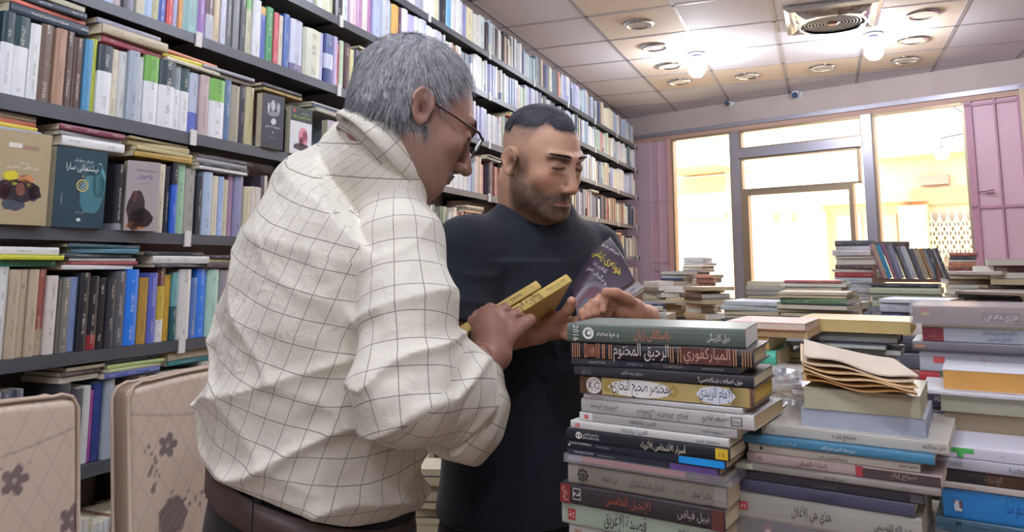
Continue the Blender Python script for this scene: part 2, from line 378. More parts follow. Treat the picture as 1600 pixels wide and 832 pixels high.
# ---- pink sheet-metal door leaf on the right with its rails and bolt
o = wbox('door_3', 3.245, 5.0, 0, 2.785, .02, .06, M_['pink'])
b = MB(); 
for u0, u1 in ((3.245, 3.30), (3.46, 3.475), (3.63, 3.66), (3.9, 3.915)): b.box(u0, u1, 0, .03, 0, 2.785, M=MW)
for z in (1.86, 2.74, .9): b.box(3.245, 5, 0, .03, z, z + .022, M=MW)
b.build('rail', mat('pink_rail', 'b8859a', .45), o)
b = MB(); q = [MW @ Vector(p) for p in ((3.3, -.01, 2.0), (3.36, -.02, 2.0), (3.42, -.03, 2.01), (3.42, -.03, 1.985), (3.36, -.02, 1.985))]
b.tube(q, .005); b.build('bolt', mat('pink_bolt', '8a5068', .4), o)
wbox('window_7_post', 3.655, 3.70, 0, 2.87, -.03, .02, M_['alu_warm'])
# ---------------------------------------------------------------- outside
M_['street'] = mat('pale_street', 'd9c9ac', .9, var=.1, scale=2)
M_['facade'] = mat('sunlit_plaster', 'e3c4a8', .9, var=.08, scale=2)
M_['facade_y'] = mat('yellow_plaster', 'e6d8a8', .9, var=.05)
b = MB(); b.box(-20, 25, .13, 30, -.12, -.02, M=MW); struct(b.build('street', M_['street']))
OFF = 7.0
def fb(px0, py0, px1, py1, off=OFF):
    u0, z0 = wuz(px0, py1, off); u1, z1 = wuz(px1, py0, off); return u0, u1, z0, z1
def fbox(b, px0, py0, px1, py1, off, th, m=0):
    u0, u1, z0, z1 = fb(px0, py0, px1, py1, off); b.box(u0, u1, off, off + th, z0, z1, m, M=MW)
e = empty('street_shop', MW @ Vector((6, OFF, 0)), 0, 'sunlit peach shop building across the street, seen through the right window', 'building'); MI = Matrix.Translation(e.location).inverted()
def ebuild(b, name, m, par=None):
    b.v = [tuple(Vector(p) - e.location) for p in b.v]; return b.build(name, m, par or e)
b = MB(); u0, zt = wuz(1275, 322, OFF); u1, _ = wuz(1365, 322, OFF); u2, zt2 = wuz(1360, 238, OFF)
b.box(u0, u1, OFF, OFF + 3, -.1, zt, M=MW); b.box(u1, u1 + 9, OFF, OFF + 3, -.1, zt2, M=MW); ebuild(b, 'wall', M_['facade'])
b = MB(); fbox(b, 1275, 312, 1445, 322, OFF - .3, .3); fbox(b, 1360, 234, 1530, 241, OFF - .5, .5); ebuild(b, 'canopy', M_['facade_y'])
b = MB(); fbox(b, 1376, 335, 1400, 420, OFF - .05, .06); fbox(b, 1310, 335, 1345, 420, OFF - .05, .06); ebuild(b, 'window', mat('grey_shop_window', 'a8a3a0', .4))
for a_ in ((1412, 320, 1446, 470, OFF - .25, .25), (1262, 330, 1290, 470, OFF - .2, .2)):
    b = MB(); fbox(b, *a_); ebuild(b, 'pillar', M_['facade_y'])
b = MB(); fbox(b, 1425, 290, 1512, 322, OFF - .1, .1); ebuild(b, 'sign_board', mat('orange_sign_board', 'dc9a78', .7))
b = MB(); fbox(b, 1437, 272, 1481, 290, OFF - .15, .15); ebuild(b, 'ventilator', mat('grey_ventilator', '8f8a84', .6))
b = MB(); fbox(b, 1448, 330, 1520, 420, OFF - .04, .04); ebuild(b, 'gate_recess', mat('grey_recess', '9b9690', .7))
b = MB(); u0, u1, z0, z1 = fb(1448, 330, 1520, 420, OFF - .12); n = 6; dz = (z1 - z0) / 6
for i in range(n + 1):
    uu = u0 + (u1 - u0) * i / n; b.box(uu - .012, uu + .012, OFF - .13, OFF - .11, z0, z1, M=MW)
for j in range(4):
    zc = z0 + (z1 - z0) * (.3 + .16 * j)
    for i in range(n):
        a0 = u0 + (u1 - u0) * i / n; a1 = u0 + (u1 - u0) * (i + 1) / n
        for s in (1, -1): b.tube([MW @ Vector((a0, OFF - .12, zc - s * .12)), MW @ Vector((a1, OFF - .12, zc + s * .12))], .014, 4)
ebuild(b, 'scissor_gate', mat('cream_gate_bars', 'ecd7b4', .5))
# round shop lamp on an arm
p = MW @ Vector((*[wuz(1472, 241, 3)[0]], 3, wuz(1472, 241, 3)[1]))
e2 = empty('street_lamp', p, 0, 'round white globe lamp hanging outside the right window', 'lamp')
b = MB(); pr = [(.085 * math.sin(a), -.07 * math.cos(a)) for a in np.linspace(0, math.pi, 12)]; b.lathe(pr, 18); b.build('globe', emis('lit_globe', 'fffdf5', 3), e2, smooth=True)
b = MB(); b.tube([(0, 0, .06), (0, 0, .2), tuple(DU * .5 + Vector((0, 0, .25))), tuple(DU * .3 - WN * 2.9 + Vector((0, 0, .45)))], .008, 6); b.build('arm', M_['black_plastic'], e2)
# lamp post with twin lanterns
u, z = wuz(1225, 305, 9); p = MW @ Vector((u, 9, 0))
e3 = empty('lamp_post', p, 0, 'slender street lamp post with two lanterns seen through the shop door', 'lamp post')
b = MB(); b.tube([(0, 0, -.02), (0, 0, z)], .03, 8); b.build('pole', mat('pale_post', 'b9b3a4', .5), e3)
zz = wuz(1225, 340, 9)[1]
for s in (-1, 1):
    b = MB(); b.lathe([(.03, -.12), (.09, 0), (.1, .1), (.02, .2)], 8, at=(s * .18, 0, zz)); b.build('lantern', mat('lantern_glass', 'c9b58a', .3), e3)
b = MB(); b.tube([(-.18, 0, zz + .2), (0, 0, zz + .28), (.18, 0, zz + .2)], .012, 6); b.build('bracket', mat('pale_post2', 'b9b3a4', .5), e3)
# low awning and goods seen through the left window
e4 = empty('market_stall', MW @ Vector((0, 8, 0)), 0, 'hazy market stall with a long awning seen through the left window', 'market stall')
def e4b(b, name, m): b.v = [tuple(Vector(p) - e4.location) for p in b.v]; return b.build(name, m, e4)
b = MB(); u0, u1, z0, z1 = fb(1042, 262, 1146, 272, 8); b.box(u0, u1, 7.2, 9, z0, z1, M=MW); e4b(b, 'awning', mat('peach_awning', 'e2bd98', .9))
b = MB(); u0, u1, z0, z1 = fb(1040, 272, 1146, 305, 8.6); b.box(u0, u1, 8.6, 8.9, z0, z1, M=MW); e4b(b, 'back_board', mat('stall_board', 'd7b49a', .9, var=.3, scale=4))
b = MB()
for a in (1046, 1140): u0, u1, z0, z1 = fb(a, 268, a + 3, 470, 8); b.box(u0, u1, 8, 8.06, -.05, z1, M=MW)
u0, u1, z0, z1 = fb(1050, 335, 1138, 345, 8); b.box(u0, u1, 8, 8.8, z0, z1, M=MW); e4b(b, 'frame', mat('stall_frame', 'cdb59a', .8))
# ================================================================ BOOKS
NAMED = [('white', 'e4e4e2'), ('cream', 'd9d2b8'), ('grey', '98989a'), ('dark grey', '55565a'), ('black', '1f2024'), ('navy', '2b3358'), ('blue', '3467c0'), ('bright blue', '2a7fe6'),
         ('light blue', 'a8c0dc'), ('teal', '3f8688'), ('dark teal', '27464c'), ('green', '4f9a52'), ('pale green', 'b4d2b8'), ('olive', 'a9a86a'), ('lime', 'b8c23c'), ('yellow', 'dccb3e'), ('mustard', 'ad8a3a'),
         ('orange', 'd98a48'), ('red', 'c23c42'), ('maroon', '652c34'), ('pink', 'dc9aa8'), ('purple', '8460a0'), ('lavender', 'b8b2d8'), ('brown', '6a4a3a'), ('light brown', 'a98a6c'), ('beige', 'c6b79c')]
def lab(c):
    r, g, b = lin(c) if isinstance(c, str) else c
    f = lambda x: x ** (1 / 2.4); r, g, b = f(r), f(g), f(b)
    L = .3 * r + .6 * g + .1 * b; return (L, 1.6 * (r - g), 1.3 * (b - g))
_NL = [(n, lab(c)) for n, c in NAMED]
def cname(c):
    q = lab(c); return min(_NL, key=lambda k: sum((a - b) ** 2 for a, b in zip(q, k[1])))[0]
BOOKMATS = [M_['cover'], M_['pages'], M_['cover_plain']]
def book_mb(w_, t, h, col, bands=None, page='d8cfb4', hard=False, rnd=.25, n=5, pages=True, part='all'):
    """standing book: spine at y=0 facing -y, thickness on x, height on z. bands = [(z fraction up to, colour), ...] from the foot"""
    b = MB(); ct = min(.0022 if hard else .0008, t * .2); ov = .0035 if hard else .0006; c = lin(col); pc = lin(page)
    zs = [0] + [q[0] * h for q in bands] if bands else [0, h]; cs = [lin(q[1]) for q in bands] if bands else [c]
    if part in ('all', 'cover'):
        pts = []
        for i in range(n + 1):
            a = math.pi * i / n; pts.append((-t / 2 * math.cos(a), -rnd * t * math.sin(a)))
        prev = -1
        for k in range(len(zs) - 1):
            for i in range(n):
                (xa, ya), (xb, yb) = pts[i], pts[i + 1]; va, vb = (xa / t + .5), (xb / t + .5)
                b.poly([(xa, ya, zs[k]), (xb, yb, zs[k]), (xb, yb, zs[k + 1]), (xa, ya, zs[k + 1])], 0, cs[k],
                       [(zs[k] / h * .2 + 1e-4, va), (zs[k] / h * .2 + 1e-4, vb), (zs[k + 1] / h * .2, vb), (zs[k + 1] / h * .2, va)])
        for z, cc in ((0, cs[0]), (h, cs[-1])): b.poly([(x, y, z) for x, y in pts] + [(t / 2, .003, z), (-t / 2, .003, z)], 2, cc)
        for s in (-1, 1):
            x0, x1 = sorted((s * t / 2, s * (t / 2 - ct)))
            for k in range(len(zs) - 1): b.box(x0, x1, 0, w_, zs[k], zs[k + 1], 2, cs[k])
    if part == 'all' and pages or part == 'pages':
        b.box(-t / 2 + ct, t / 2 - ct, .001, w_ - ov, ov, h - ov, 1, pc)
    return b
def stand_M(y, z, xf=-1.885, tilt=0, yaw=0):     # on the left-wall shelves, spine towards the room
    return Matrix.Translation((xf, y, z)) @ Matrix.Rotation(tilt, 4, 'X') @ Matrix.Rotation(R(90) + yaw, 4, 'Z')
# ---------------------------------------------------------------- shelving
ZS = [.16, .488, .845 - .0, 1.149, 1.479, 1.805, 2.132, 2.434, 2.696]
Y0, Y1, XF, DEPTH = .15, 8.2, -1.885, .26
ROWN = {8: 'top shelf', 7: 'second shelf', 6: 'third shelf', 5: 'fourth shelf', 4: 'fifth shelf', 3: 'sixth shelf', 2: 'seventh shelf', 1: 'eighth shelf', 0: 'lowest shelf'}
def onshelf(px, py):
    d = ray(px, py); k = (XF - CAM.x) / d.x; q = CAM + d * k; return q.y, q.z
SEAMS = [onshelf(305, 58)[0] - i * .78 for i in (2, 1)] + [onshelf(305, 58)[0] + i * .78 for i in range(0, 9)]
SEAMS = [s for s in SEAMS if Y0 < s < Y1 - .1]
rack = empty('book_rack', (XF, Y0, 0), 0, 'long dark steel wall rack of nine shelves filled with books along the left wall', 'bookshelf')
MR = Matrix.Translation(rack.location).inverted()
def rbuild(b, name, m, par=None): 
    b.v = [tuple(MR @ Vector(p)) for p in b.v]; return b.build(name, m, par or rack)
edges = [Y0] + SEAMS + [Y1]
for zi, z in enumerate(ZS):
    b = MB()
    for a, c_ in zip(edges[:-1], edges[1:]):
        dz = random.uniform(-.004, .004)
        b.box(XF - DEPTH, XF + .012, a + .003, c_ - .003, z - .006 + dz, z + dz * 0)
        b.box(XF + .004, XF + .014, a + .003, c_ - .003, z - .034 + dz, z + .002)
    rbuild(b, 'shelf_board', M_['shelf_metal'])
for a in edges:
    b = MB(); b.box(XF - DEPTH - .03, XF - DEPTH, a - .02, a + .02, 0, 2.95); rbuild(b, 'upright', M_['shelf_black'])
    for z in ZS[1:]:
        b = MB(); b.box(XF - DEPTH, XF - .155, a - .004, a + .004, z - .024, z - .008); b.box(XF - .155, XF + .002, a - .004, a + .004, z - .022, z - .008); rbuild(b, 'bracket', M_['shelf_black'])
for a in SEAMS:
    for z in ZS[3:]:
        b = MB(); b.box(XF + .012, XF + .019, a - .012, a + .012, z - .038, z + .012); rbuild(b, 'clip', M_['clip'])
# explicit near runs: (px right boundary, colour[, bands or 'w' for wrapped])
def top2(c, base='dfe1e4', f=.62): return [(f, base), (1, c)]
W = 'dcdee2'
ROWS = {
 5: (1.805, [(0, None), (20, W, [(.62, W), (1, '2c4048')]), (45, W, top2('2b454a')), (62, 'd9dcda'), (84, '6e5c50'), (101, 'a5836c'), (115, '55413c'), (130, '5a453e'), (142, '4d90b8'), (152, 'b4bd3e'),
      (174, W, top2('39434c')), (187, 'd0cab4'), (200, 'c8cac8'), (216, 'a3afbc'), (225, 'c9ccd0'), (247, W, top2('72ad4c')), (272, W, top2('2a3c44')), (284, W, top2('8a979c')), (297, W, top2('2c4a4f')),
      (312, '5a68b8', [(.35, '5a68b8'), (1, 'b4bcd0')]), (326, 'bda8a8'), (350, W, top2('74b04e')), (360, '566f94'), (376, '9c9582'), (384, '2b2d3e'), (398, 'b9b088')]),
 6: (2.132, [(150, None), (164, '3c5fae'), (180, 'a9c4dd'), (192, 'b9a5a8'), (204, 'd0d0d4', [(.4, '2a2a30'), (1, 'cfcfd4')]), (216, '8d8f9b'), (228, 'c8c4ac'), (240, 'a9c3e0'), (252, 'b9bb8f'), (264, '4a62b0'), (273, 'd04a4e'),
      (280, 'a8a8cc'), (286, 'd59a58'), (310, '8fb6b9'), (324, '8d66a8'), (336, 'b9bcc6', [(.45, 'b9bcc6'), (1, '6c5058')]), (347, 'c9b795'), (355, 'c9cde0'), (366, '55575e'), (376, '808288'), (384, '3c3d44'), (394, 'bdbb9f', [(.8, 'bdbb9f'), (1, '6aa450')]), (407, 'd9dce2'),
      (417, '3f55a8', [(.85, '3f55a8'), (1, 'd5a550')]), (428, '2d8a4f'), (436, 'c44a55'), (443, 'cfc4b4'), (452, '3a62a8'), (474, 'c0c4d8', [(.15, '6a5a8c'), (1, 'c0c4d8')]), (500, 'cfd0bd'), (507, 'c9c8e0'), (520, '35457c', [(.3, '35457c'), (.6, 'c8cce2'), (1, '4a5a90')]), (526, 'b8a8cc'), (531, 'a03038'),
      (537, 'b8ccb0'), (546, '4a2a30'), (552, 'd5d09a'), (565, '2c3048'), (572, 'dcdce0'), (590, 'c8cacc')]),
 7: (2.434, [(484, None), (494, 'a8b0b8'), (511, 'd8dcc0'), (522, 'c8d0a8'), (535, '34363c'), (545, 'c8d0dc'), (556, 'dcc0d0'), (566, 'b48ab0'), (574, 'd4d0c8'), (582, 'a878a4'), (594, 'a9b4dc'), (608, 'b8bcc8'), (611, '4a9098'), (622, 'd9a55a'), (627, '4f3038'), (636, 'dcd4ec'), (646, 'b0a8dc'), (656, 'd4d8dc'), (666, 'c0c8dc'), (676, 'dcdce4'), (690, 'c8c8dc')]),
 4: (1.479, [(243, None), (247, '333a48'), (259, 'd4cdb8'), (267, '262a34'), (276, '2f62c8', [(.68, '2f62c8'), (1, '222634')]), (290, '8fb99a'), (307, 'a29f98'), (315, '30343c'), (330, 'a9bcd5'), (340, 'd4ccb4'), (348, '9fb4dc'), (358, 'c2c0a0'), (366, 'a0809a'), (380, '8a8cab')]),
 3: (1.149, [(90, None), (95, '6a6860'), (107, '75726a'), (122, '7a8db5'), (137, '2a2b31'), (152, '232328', [(.2, '8a2a30'), (1, '232328')]), (168, '26262b'), (180, '3a3a40'), (196, '55565c'), (216, '2a7be0'), (230, 'a8843a'), (243, '5a66b8'),
      (256, 'b8a83e', [(.3, 'd8d8d8'), (.75, 'b8a040'), (1, '5a2a30')]), (268, 'c09a3a'), (277, '4a8a8f', [(.5, '2a5a60'), (1, '6aa4a8')]), (297, 'd4d2ce'), (307, '5577b0'), (322, '3a7de0'), (340, 'a9cfc0'), (355, '8d8c92')]),
 2: (.845, [(90, None), (105, '4a4a50'), (115, '3a3a44'), (128, '55555a'), (142, 'c9cbc9'), (147, 'a04a90'), (160, '33427f'), (175, '9aa5ad'), (190, 'a8b0b8')]),
 8: (2.696, [(640, None), (650, 'c8c8d0'), (662, '9fa2b4'), (676, 'e0e0e4'), (686, 'd4d0b8'), (698, '2f3038'), (706, '7ab4d8'), (714, 'd8d8dc'), (724, 'dde0e0'), (732, '9098c8'), (742, 'e0dcb8'), (752, 'dcdcd8'), (760, 'c8d8d8')]
       + [(760 + 4.6 * (k + 1), '2c242a' if k % 3 else '382c32') for k in range(14)]),
}
PAL_HI = ['dcdee2', 'd4d8dc', 'e2e0d6', 'c8ccd8', 'd8d4c0', 'dcdee2', 'c2d4c0', 'b8bcd8', 'd0c4d4', 'a8b4cc', 'd4c4a8', 'dcdcdc', '8a90a8', 'e4e4e0', 'ccb8a4', 'b0c4cc', 'e0dcc8', '5a6480', 'cf9a90', '70808c']
PAL_LO = ['cfc8b8', 'b8a890', '6a6c78', '9a5a50', 'd0c8c0', '3f4048', 'a8786c', 'c8c0a0', 'dcd8d0', '5a3a34', '8890a0', 'b49880', '30485c', 'd8d0c0', 'c8a8a0', 'a0a890', 'dcdcd8', '4a4250']
BK = []      # every standing book: dict(row, y, t, h, w, col, bands, tilt, big)
for row, z in enumerate(ZS):
    runs = []; ex = ROWS.get(row)
    ya = Y0 + .02
    if row in ROWS:
        items = ROWS[row][1]; pys = z + .1
        def ypx(px):
            lo, hi = 0.2, 8.4
            for _ in range(40):
                m = (lo + hi) / 2; v = Vector((XF, m, z + .1)) - CAM
                t = v.dot(Vector((-math.sin(YAW) * math.cos(PITCH), math.cos(YAW) * math.cos(PITCH), math.sin(PITCH))))
                x = 800 + F_PX * v.dot(Vector((math.cos(YAW), math.sin(YAW), 0))) / t if t > .01 else -9e9
                if x < px: lo = m
                else: hi = m
            return lo
        y = ypx(items[0][0]); ystart = y
        for it in items[1:]:
            y2 = ypx(it[0]); t = y2 - y
            if 0.006 < t: BK.append(dict(row=row, y=(y + y2) / 2, t=t - .0008, h=(.208 + .006 * math.sin(it[0]) if row in (5,) else random.uniform(.19, .225)), w=.145, col=it[1], bands=it[2] if len(it) > 2 else None, tilt=0, plain=(row == 8 and it[1] in ('2c242a', '382c32'))))
            y = y2
        yb = y
    else: ystart = yb = None
    def fill(y, yend, pal):
        run = 0
        while y < yend:
            if run <= 0: run = random.choice((1, 1, 1, 2, 3, 4, 6)); c0 = random.choice(pal); h0 = random.uniform(.175, .232 if row != 7 else .218) if row < 8 else random.uniform(.18, .23); t0 = random.uniform(.011, .034)
            if any(abs(y + t0 / 2 - s) < t0 / 2 + .002 for s in SEAMS): pass
            if y + t0 > yend: break
            BK.append(dict(row=row, y=y + t0 / 2, t=t0 - .0006, h=h0, w=random.uniform(.13, .15), col=c0, bands=random.choice((None, None, None, [(.3, c0), (1, random.choice(pal))], [(.78, c0), (1, random.choice(pal))])) if run == 1 else None, tilt=0))
            y += t0; run -= 1
            if random.random() < .03 and y > 3: y += .03
    if ystart is None: fill(Y0 + .02, Y1 - .05, PAL_LO)
    else:
        if row == 4: pass                                   # the covers shown face-on stand here
        elif row == 5: fill(max(Y0 + .02, ystart - .6), ystart, PAL_HI)
        elif ystart > Y0: fill(max(Y0 + .02, ystart - .7), ystart - .002, PAL_HI if row > 4 else PAL_LO)
        if row == 5: yb = onshelf(532, 200)[0]
        fill(yb, 4.2, PAL_HI if row >= 5 else PAL_LO)
        fill(4.2, Y1 - .05, PAL_HI if row >= 6 else PAL_LO)
    if row == 8:                                            # pale set after the dark volumes
        pass
# leaning books at the far end
for q in BK:
    q['px'] = None
def vis_share(q):
    v = Vector((XF, q['y'], ZS[q['row']] + .1)) - CAM
    f = Vector((-math.sin(YAW) * math.cos(PITCH), math.cos(YAW) * math.cos(PITCH), math.sin(PITCH))); t = v.dot(f)
    if t < .3: return 0
    x = 800 + F_PX * v.dot(Vector((math.cos(YAW), math.sin(YAW), 0))) / t
    u = Vector((math.sin(YAW) * math.sin(PITCH), -math.cos(YAW) * math.sin(PITCH), math.cos(PITCH))); yy = CY_PX - F_PX * v.dot(u) / t
    if x < -10 or x > 1010 or yy < -60 or yy > 900: return 0
    if 350 < x < 690 and yy > 330 + 0 * x: return 0        # behind the man
    if 420 < x < 700 and yy > 215: return 0
    if 705 < x < 890 and yy > 330: return 0
    return 1 / t
BK.sort(key=lambda q: -vis_share(q))
near, far = BK[:300], BK[300:]
near.sort(key=lambda q: (-q['row'], q['y']))
def cols(q): return q['col'] if not q['bands'] else q['bands'][-1][1]
USED = set()
def uniq(l, alts):
    for a in [l] + alts:
        if a not in USED: USED.add(a); return a
    return l
byrow = {}
def ordn(n): return '%d%s' % (n, 'th' if 10 < n % 100 < 14 else {1: 'st', 2: 'nd', 3: 'rd'}.get(n % 10, 'th'))
for q in near: byrow.setdefault(q['row'], []).append(q)
def adj(t): return 'thin' if t < .014 else 'thick' if t > .026 else 'slim' if t < .019 else 'stout'
for row, qs in byrow.items():
    for i, q in enumerate(qs):
        cc = cname(q['col']); 
        if q['bands'] and cname(q['bands'][-1][1]) != cc: cc = cname(q['bands'][-1][1]) + ' topped ' + cname(q['bands'][0][1]) + ' book'
        else: cc = cc + ' book'
        l = '%s %s on %s' % (adj(q['t']), cc, ROWN[row])
        pv = cname(cols(qs[i - 1])) if i else 'first'; nx = cname(cols(qs[i + 1])) if i + 1 < len(qs) else 'last'
        q['base'] = l; q['nb'] = '%s, between %s and %s' % (l, pv, nx) if i and i + 1 < len(qs) else l + (', first in view' if not i else ', last of the near ones')
        q['nb2'] = '%s, %s from the left' % (l, ordn(i + 1))
cnt = {}
for q in near: cnt[q['base']] = cnt.get(q['base'], 0) + 1
cn2 = {}
for q in near: cn2[q['nb']] = cn2.get(q['nb'], 0) + 1
for q in near:
    q['label'] = q['base'] if cnt[q['base']] == 1 else q['nb'] if cn2[q['nb']] == 1 and len(q['nb'].split()) <= 16 else q['nb2']
    row = q['row']
    b = book_mb(q['w'], q['t'], q['h'], q['col'], q['bands'], rnd=.16 if q['t'] > .015 else .08)
    if q.get('plain'): b.m = [2 if k == 0 else k for k in b.m]
    o = b.build('shelved_book', BOOKMATS, M=stand_M(q['y'], ZS[row] + .0025, XF + random.uniform(-.012, .002)))
    tag(o, q['label'], 'book', 'books standing on ' + ROWN[row])
b = MB()
for q in far:
    bb = MB(); c = lin(q['col']); t, h, w_ = q['t'], q['h'], q['w']; y, z = q['y'], ZS[q['row']] + .0025; xf = XF + random.uniform(-.02, .0)
    zs = [0] + [k[0] * h for k in q['bands']] if q['bands'] else [0, h]; cs = [lin(k[1]) for k in q['bands']] if q['bands'] else [c]
    for k in range(len(zs) - 1):
        za, zb = z + zs[k], z + zs[k + 1]
        bb.poly([(xf, y - t / 2 + .001, za), (xf, y + t / 2 - .001, za), (xf, y + t / 2 - .001, zb), (xf, y - t / 2 + .001, zb)], 2 if q.get('plain') else 0, cs[k], [(.001 + zs[k], 0), (.001 + zs[k], 1), (zs[k + 1], 1), (zs[k + 1], 0)])
        for s in (-1, 1): bb.poly([(xf, y + s * (t / 2 - .001), za), (xf - w_, y + s * (t / 2 - .001), za), (xf - w_, y + s * (t / 2 - .001), zb), (xf, y + s * (t / 2 - .001), zb)], 2, cs[k])
        bb.poly([(xf - w_, y - t / 2, za), (xf - w_, y + t / 2, za), (xf - w_, y + t / 2, zb), (xf - w_, y - t / 2, zb)], 1, lin('d0c8b0'))
    for zc in (z, z + h): bb.poly([(xf, y - t / 2, zc), (xf - w_, y - t / 2, zc), (xf - w_, y + t / 2, zc), (xf, y + t / 2, zc)], 1, lin('d0c8b0'))
    b.add(bb)
o = b.build('distant_shelved_books', BOOKMATS)
tag(o, 'many more books filling the far and hidden stretches of the wall rack', 'books', kind='stuff')
# ---------------------------------------------------------------- books lying flat on top of the standing ones
LY = Matrix.Rotation(R(90), 4, 'Y')
def lie_M(x, y, z, yaw=0):      # lying: thickness up from z, spine to -y before yaw, height runs along x
    return Matrix.Translation((x, y, z)) @ Matrix.Rotation(yaw, 4, 'Z') @ LY
def lying(x, y, z, L, t, w_, yaw, col, label, group=None, bands=None, page='d8cfb4', hard=False, name='lying_book', tilt=0, parts=True, flip=False, rnd=.12):
    """x,y: middle of the spine; z: underside"""
    M = Matrix.Translation((x, y, z + t / 2)) @ Matrix.Rotation(yaw, 4, 'Z') @ Matrix.Rotation(tilt, 4, 'Y') @ Matrix.Translation((-L / 2, 0, 0)) @ LY
    if flip: M = M @ Matrix.Translation((0, w_, 0)) @ Matrix.Rotation(R(180), 4, 'Z')
    if parts:
        o = book_mb(w_, t, L, col, bands, page, hard, rnd, part='cover').build(name, BOOKMATS, M=M)
        book_mb(w_, t, L, col, bands, page, hard, rnd, part='pages').build('page_block', BOOKMATS, o)
    else: o = book_mb(w_, t, L, col, bands, page, hard, rnd).build(name, BOOKMATS, M=M)
    tag(o, label, 'book', group); return o
# (row, px left, px right, [(thickness, colour), ...] from the bottom up)
FLAT = [
 (5, -10, 150, [(.028, '2c3a48'), (.012, 'd06a58'), (.018, '3a4450'), (.016, 'b8b49c')]), (5, 150, 258, [(.02, 'a85060'), (.028, 'b8ab90'), (.016, '8e8e9c')]),
 (5, 250, 345, [(.012, 'c0bca8'), (.014, 'd4c838'), (.01, 'd08860')]), (5, 300, 400, [(.014, '8a7c74'), (.012, '9a9aa4')]), (5, 400, 480, [(.012, 'a8905c'), (.012, '45484e')]), (5, 470, 560, [(.016, 'a8a294'), (.012, '3a4c60'), (.008, 'b0b0b0')]),
 (4, -30, 64, [(.02, '8f9cb0'), (.012, 'c9b440'), (.014, 'c0684a'), (.014, 'b0a890')]), (4, 88, 192, [(.026, 'dcdcdc'), (.012, 'a4a4a8'), (.016, '7a3a4c')]), (4, 192, 305, [(.018, 'b0924a'), (.012, 'b8ac80'), (.016, 'c0b488'), (.008, '9c9068')]),
 (4, 300, 395, [(.01, 'd0d0d0'), (.012, '35353c'), (.014, '9a9a9c'), (.01, '54545c')]),
 (3, -10, 96, [(.016, '3c8a6c'), (.012, 'c8c83c'), (.02, 'dcdcdc')]), (3, 96, 218, [(.012, 'd8dcdc'), (.01, '9a4448'), (.008, 'cfd0d0'), (.012, '3c4a54'), (.014, '5c8a9c'), (.01, '405c6c')]),
 (3, 228, 322, [(.01, '40444c'), (.024, 'd4d2cc'), (.012, '2c2e34')]), (3, 312, 380, [(.02, '5a4a50'), (.01, 'cfcf9a'), (.012, '3a3a44')]),
 (2, 95, 160, [(.016, 'cfccb8'), (.012, '6c5c5c'), (.01, 'c8c4a8')]), (2, 160, 250, [(.018, '5864a0'), (.01, 'b8bc90'), (.012, 'a8b878'), (.014, '5c6c80')]), (2, 256, 350, [(.016, '2f8088'), (.026, 'cfc8b0')]),
 (6, 558, 600, [(.01, 'c0b49c')]), (4, 700, 780, [(.014, 'b89878'), (.012, '4a4440'), (.014, 'c8b8a0')]), (3, 690, 790, [(.02, 'c8a890'), (.014, 'a8a0a0')]), (5, 745, 800, [(.014, 'a8b0a8'), (.01, '5a6058')]),
 (6, 775, 830, [(.016, 'd08060'), (.01, '70a050')]), (4, 940, 985, [(.014, 'd8b080')]), (5, 905, 950, [(.016, 'a8a08c')]),
]
fl = {}
for row, pa, pb, st in FLAT:
    z = ZS[row] + .2355
    def yy(px):
        lo, hi = 0.2, 8.4
        for _ in range(40):
            m = (lo + hi) / 2; v = Vector((XF, m, z)) - CAM; t = v.dot(Vector((-math.sin(YAW) * math.cos(PITCH), math.cos(YAW) * math.cos(PITCH), math.sin(PITCH))))
            x = 800 + F_PX * v.dot(Vector((math.cos(YAW), math.sin(YAW), 0))) / t if t > .01 else -9e9
            if x < px: lo = m
            else: hi = m
        return lo
    ya, yb = yy(pa), yy(pb); L = min(yb - ya, .235); yc = (ya + yb) / 2
    zz = ZS[row] + (max([q['h'] for q in BK if q['row'] == row and abs(q['y'] - yc) < L / 2 + .03] or [.222])) + .003
    scale = min(1, (.322 if row < 6 else .29) - .04) ; tot = sum(t for t, _ in st); avail = (ZS[row + 1] - .036) - zz if row < 8 else .2
    k = min(1, avail / tot)
    nm = {'a': 1}
    for i, (t, c) in enumerate(st):
        t *= k
        pos = 'bottom' if i == 0 else 'top' if i == len(st) - 1 else 'middle'
        l = '%s book lying flat over the standing books on %s' % (cname(c), ROWN[row])
        n_ = fl.setdefault(l, 0); fl[l] += 1
        if n_: l = '%s book lying flat, %s of a pile over the books on %s' % (cname(c), pos, ROWN[row])
        if l in USED: l = '%s book lying %s in the pile over the %s book on %s' % (cname(c), pos, cname(min([q for q in BK if q['row'] == row], key=lambda q: abs(q['y'] - yc))['col']), ROWN[row])
        USED.add(l)
        lying(XF + .0 + random.uniform(-.01, .015), yc + random.uniform(-.012, .012), zz, L * random.uniform(.9, 1.0), t, .14, R(90) + random.uniform(-.05, .05), c, l, 'books lying over the shelved rows', name='lying_book', parts=False)
        zz += t + .0008
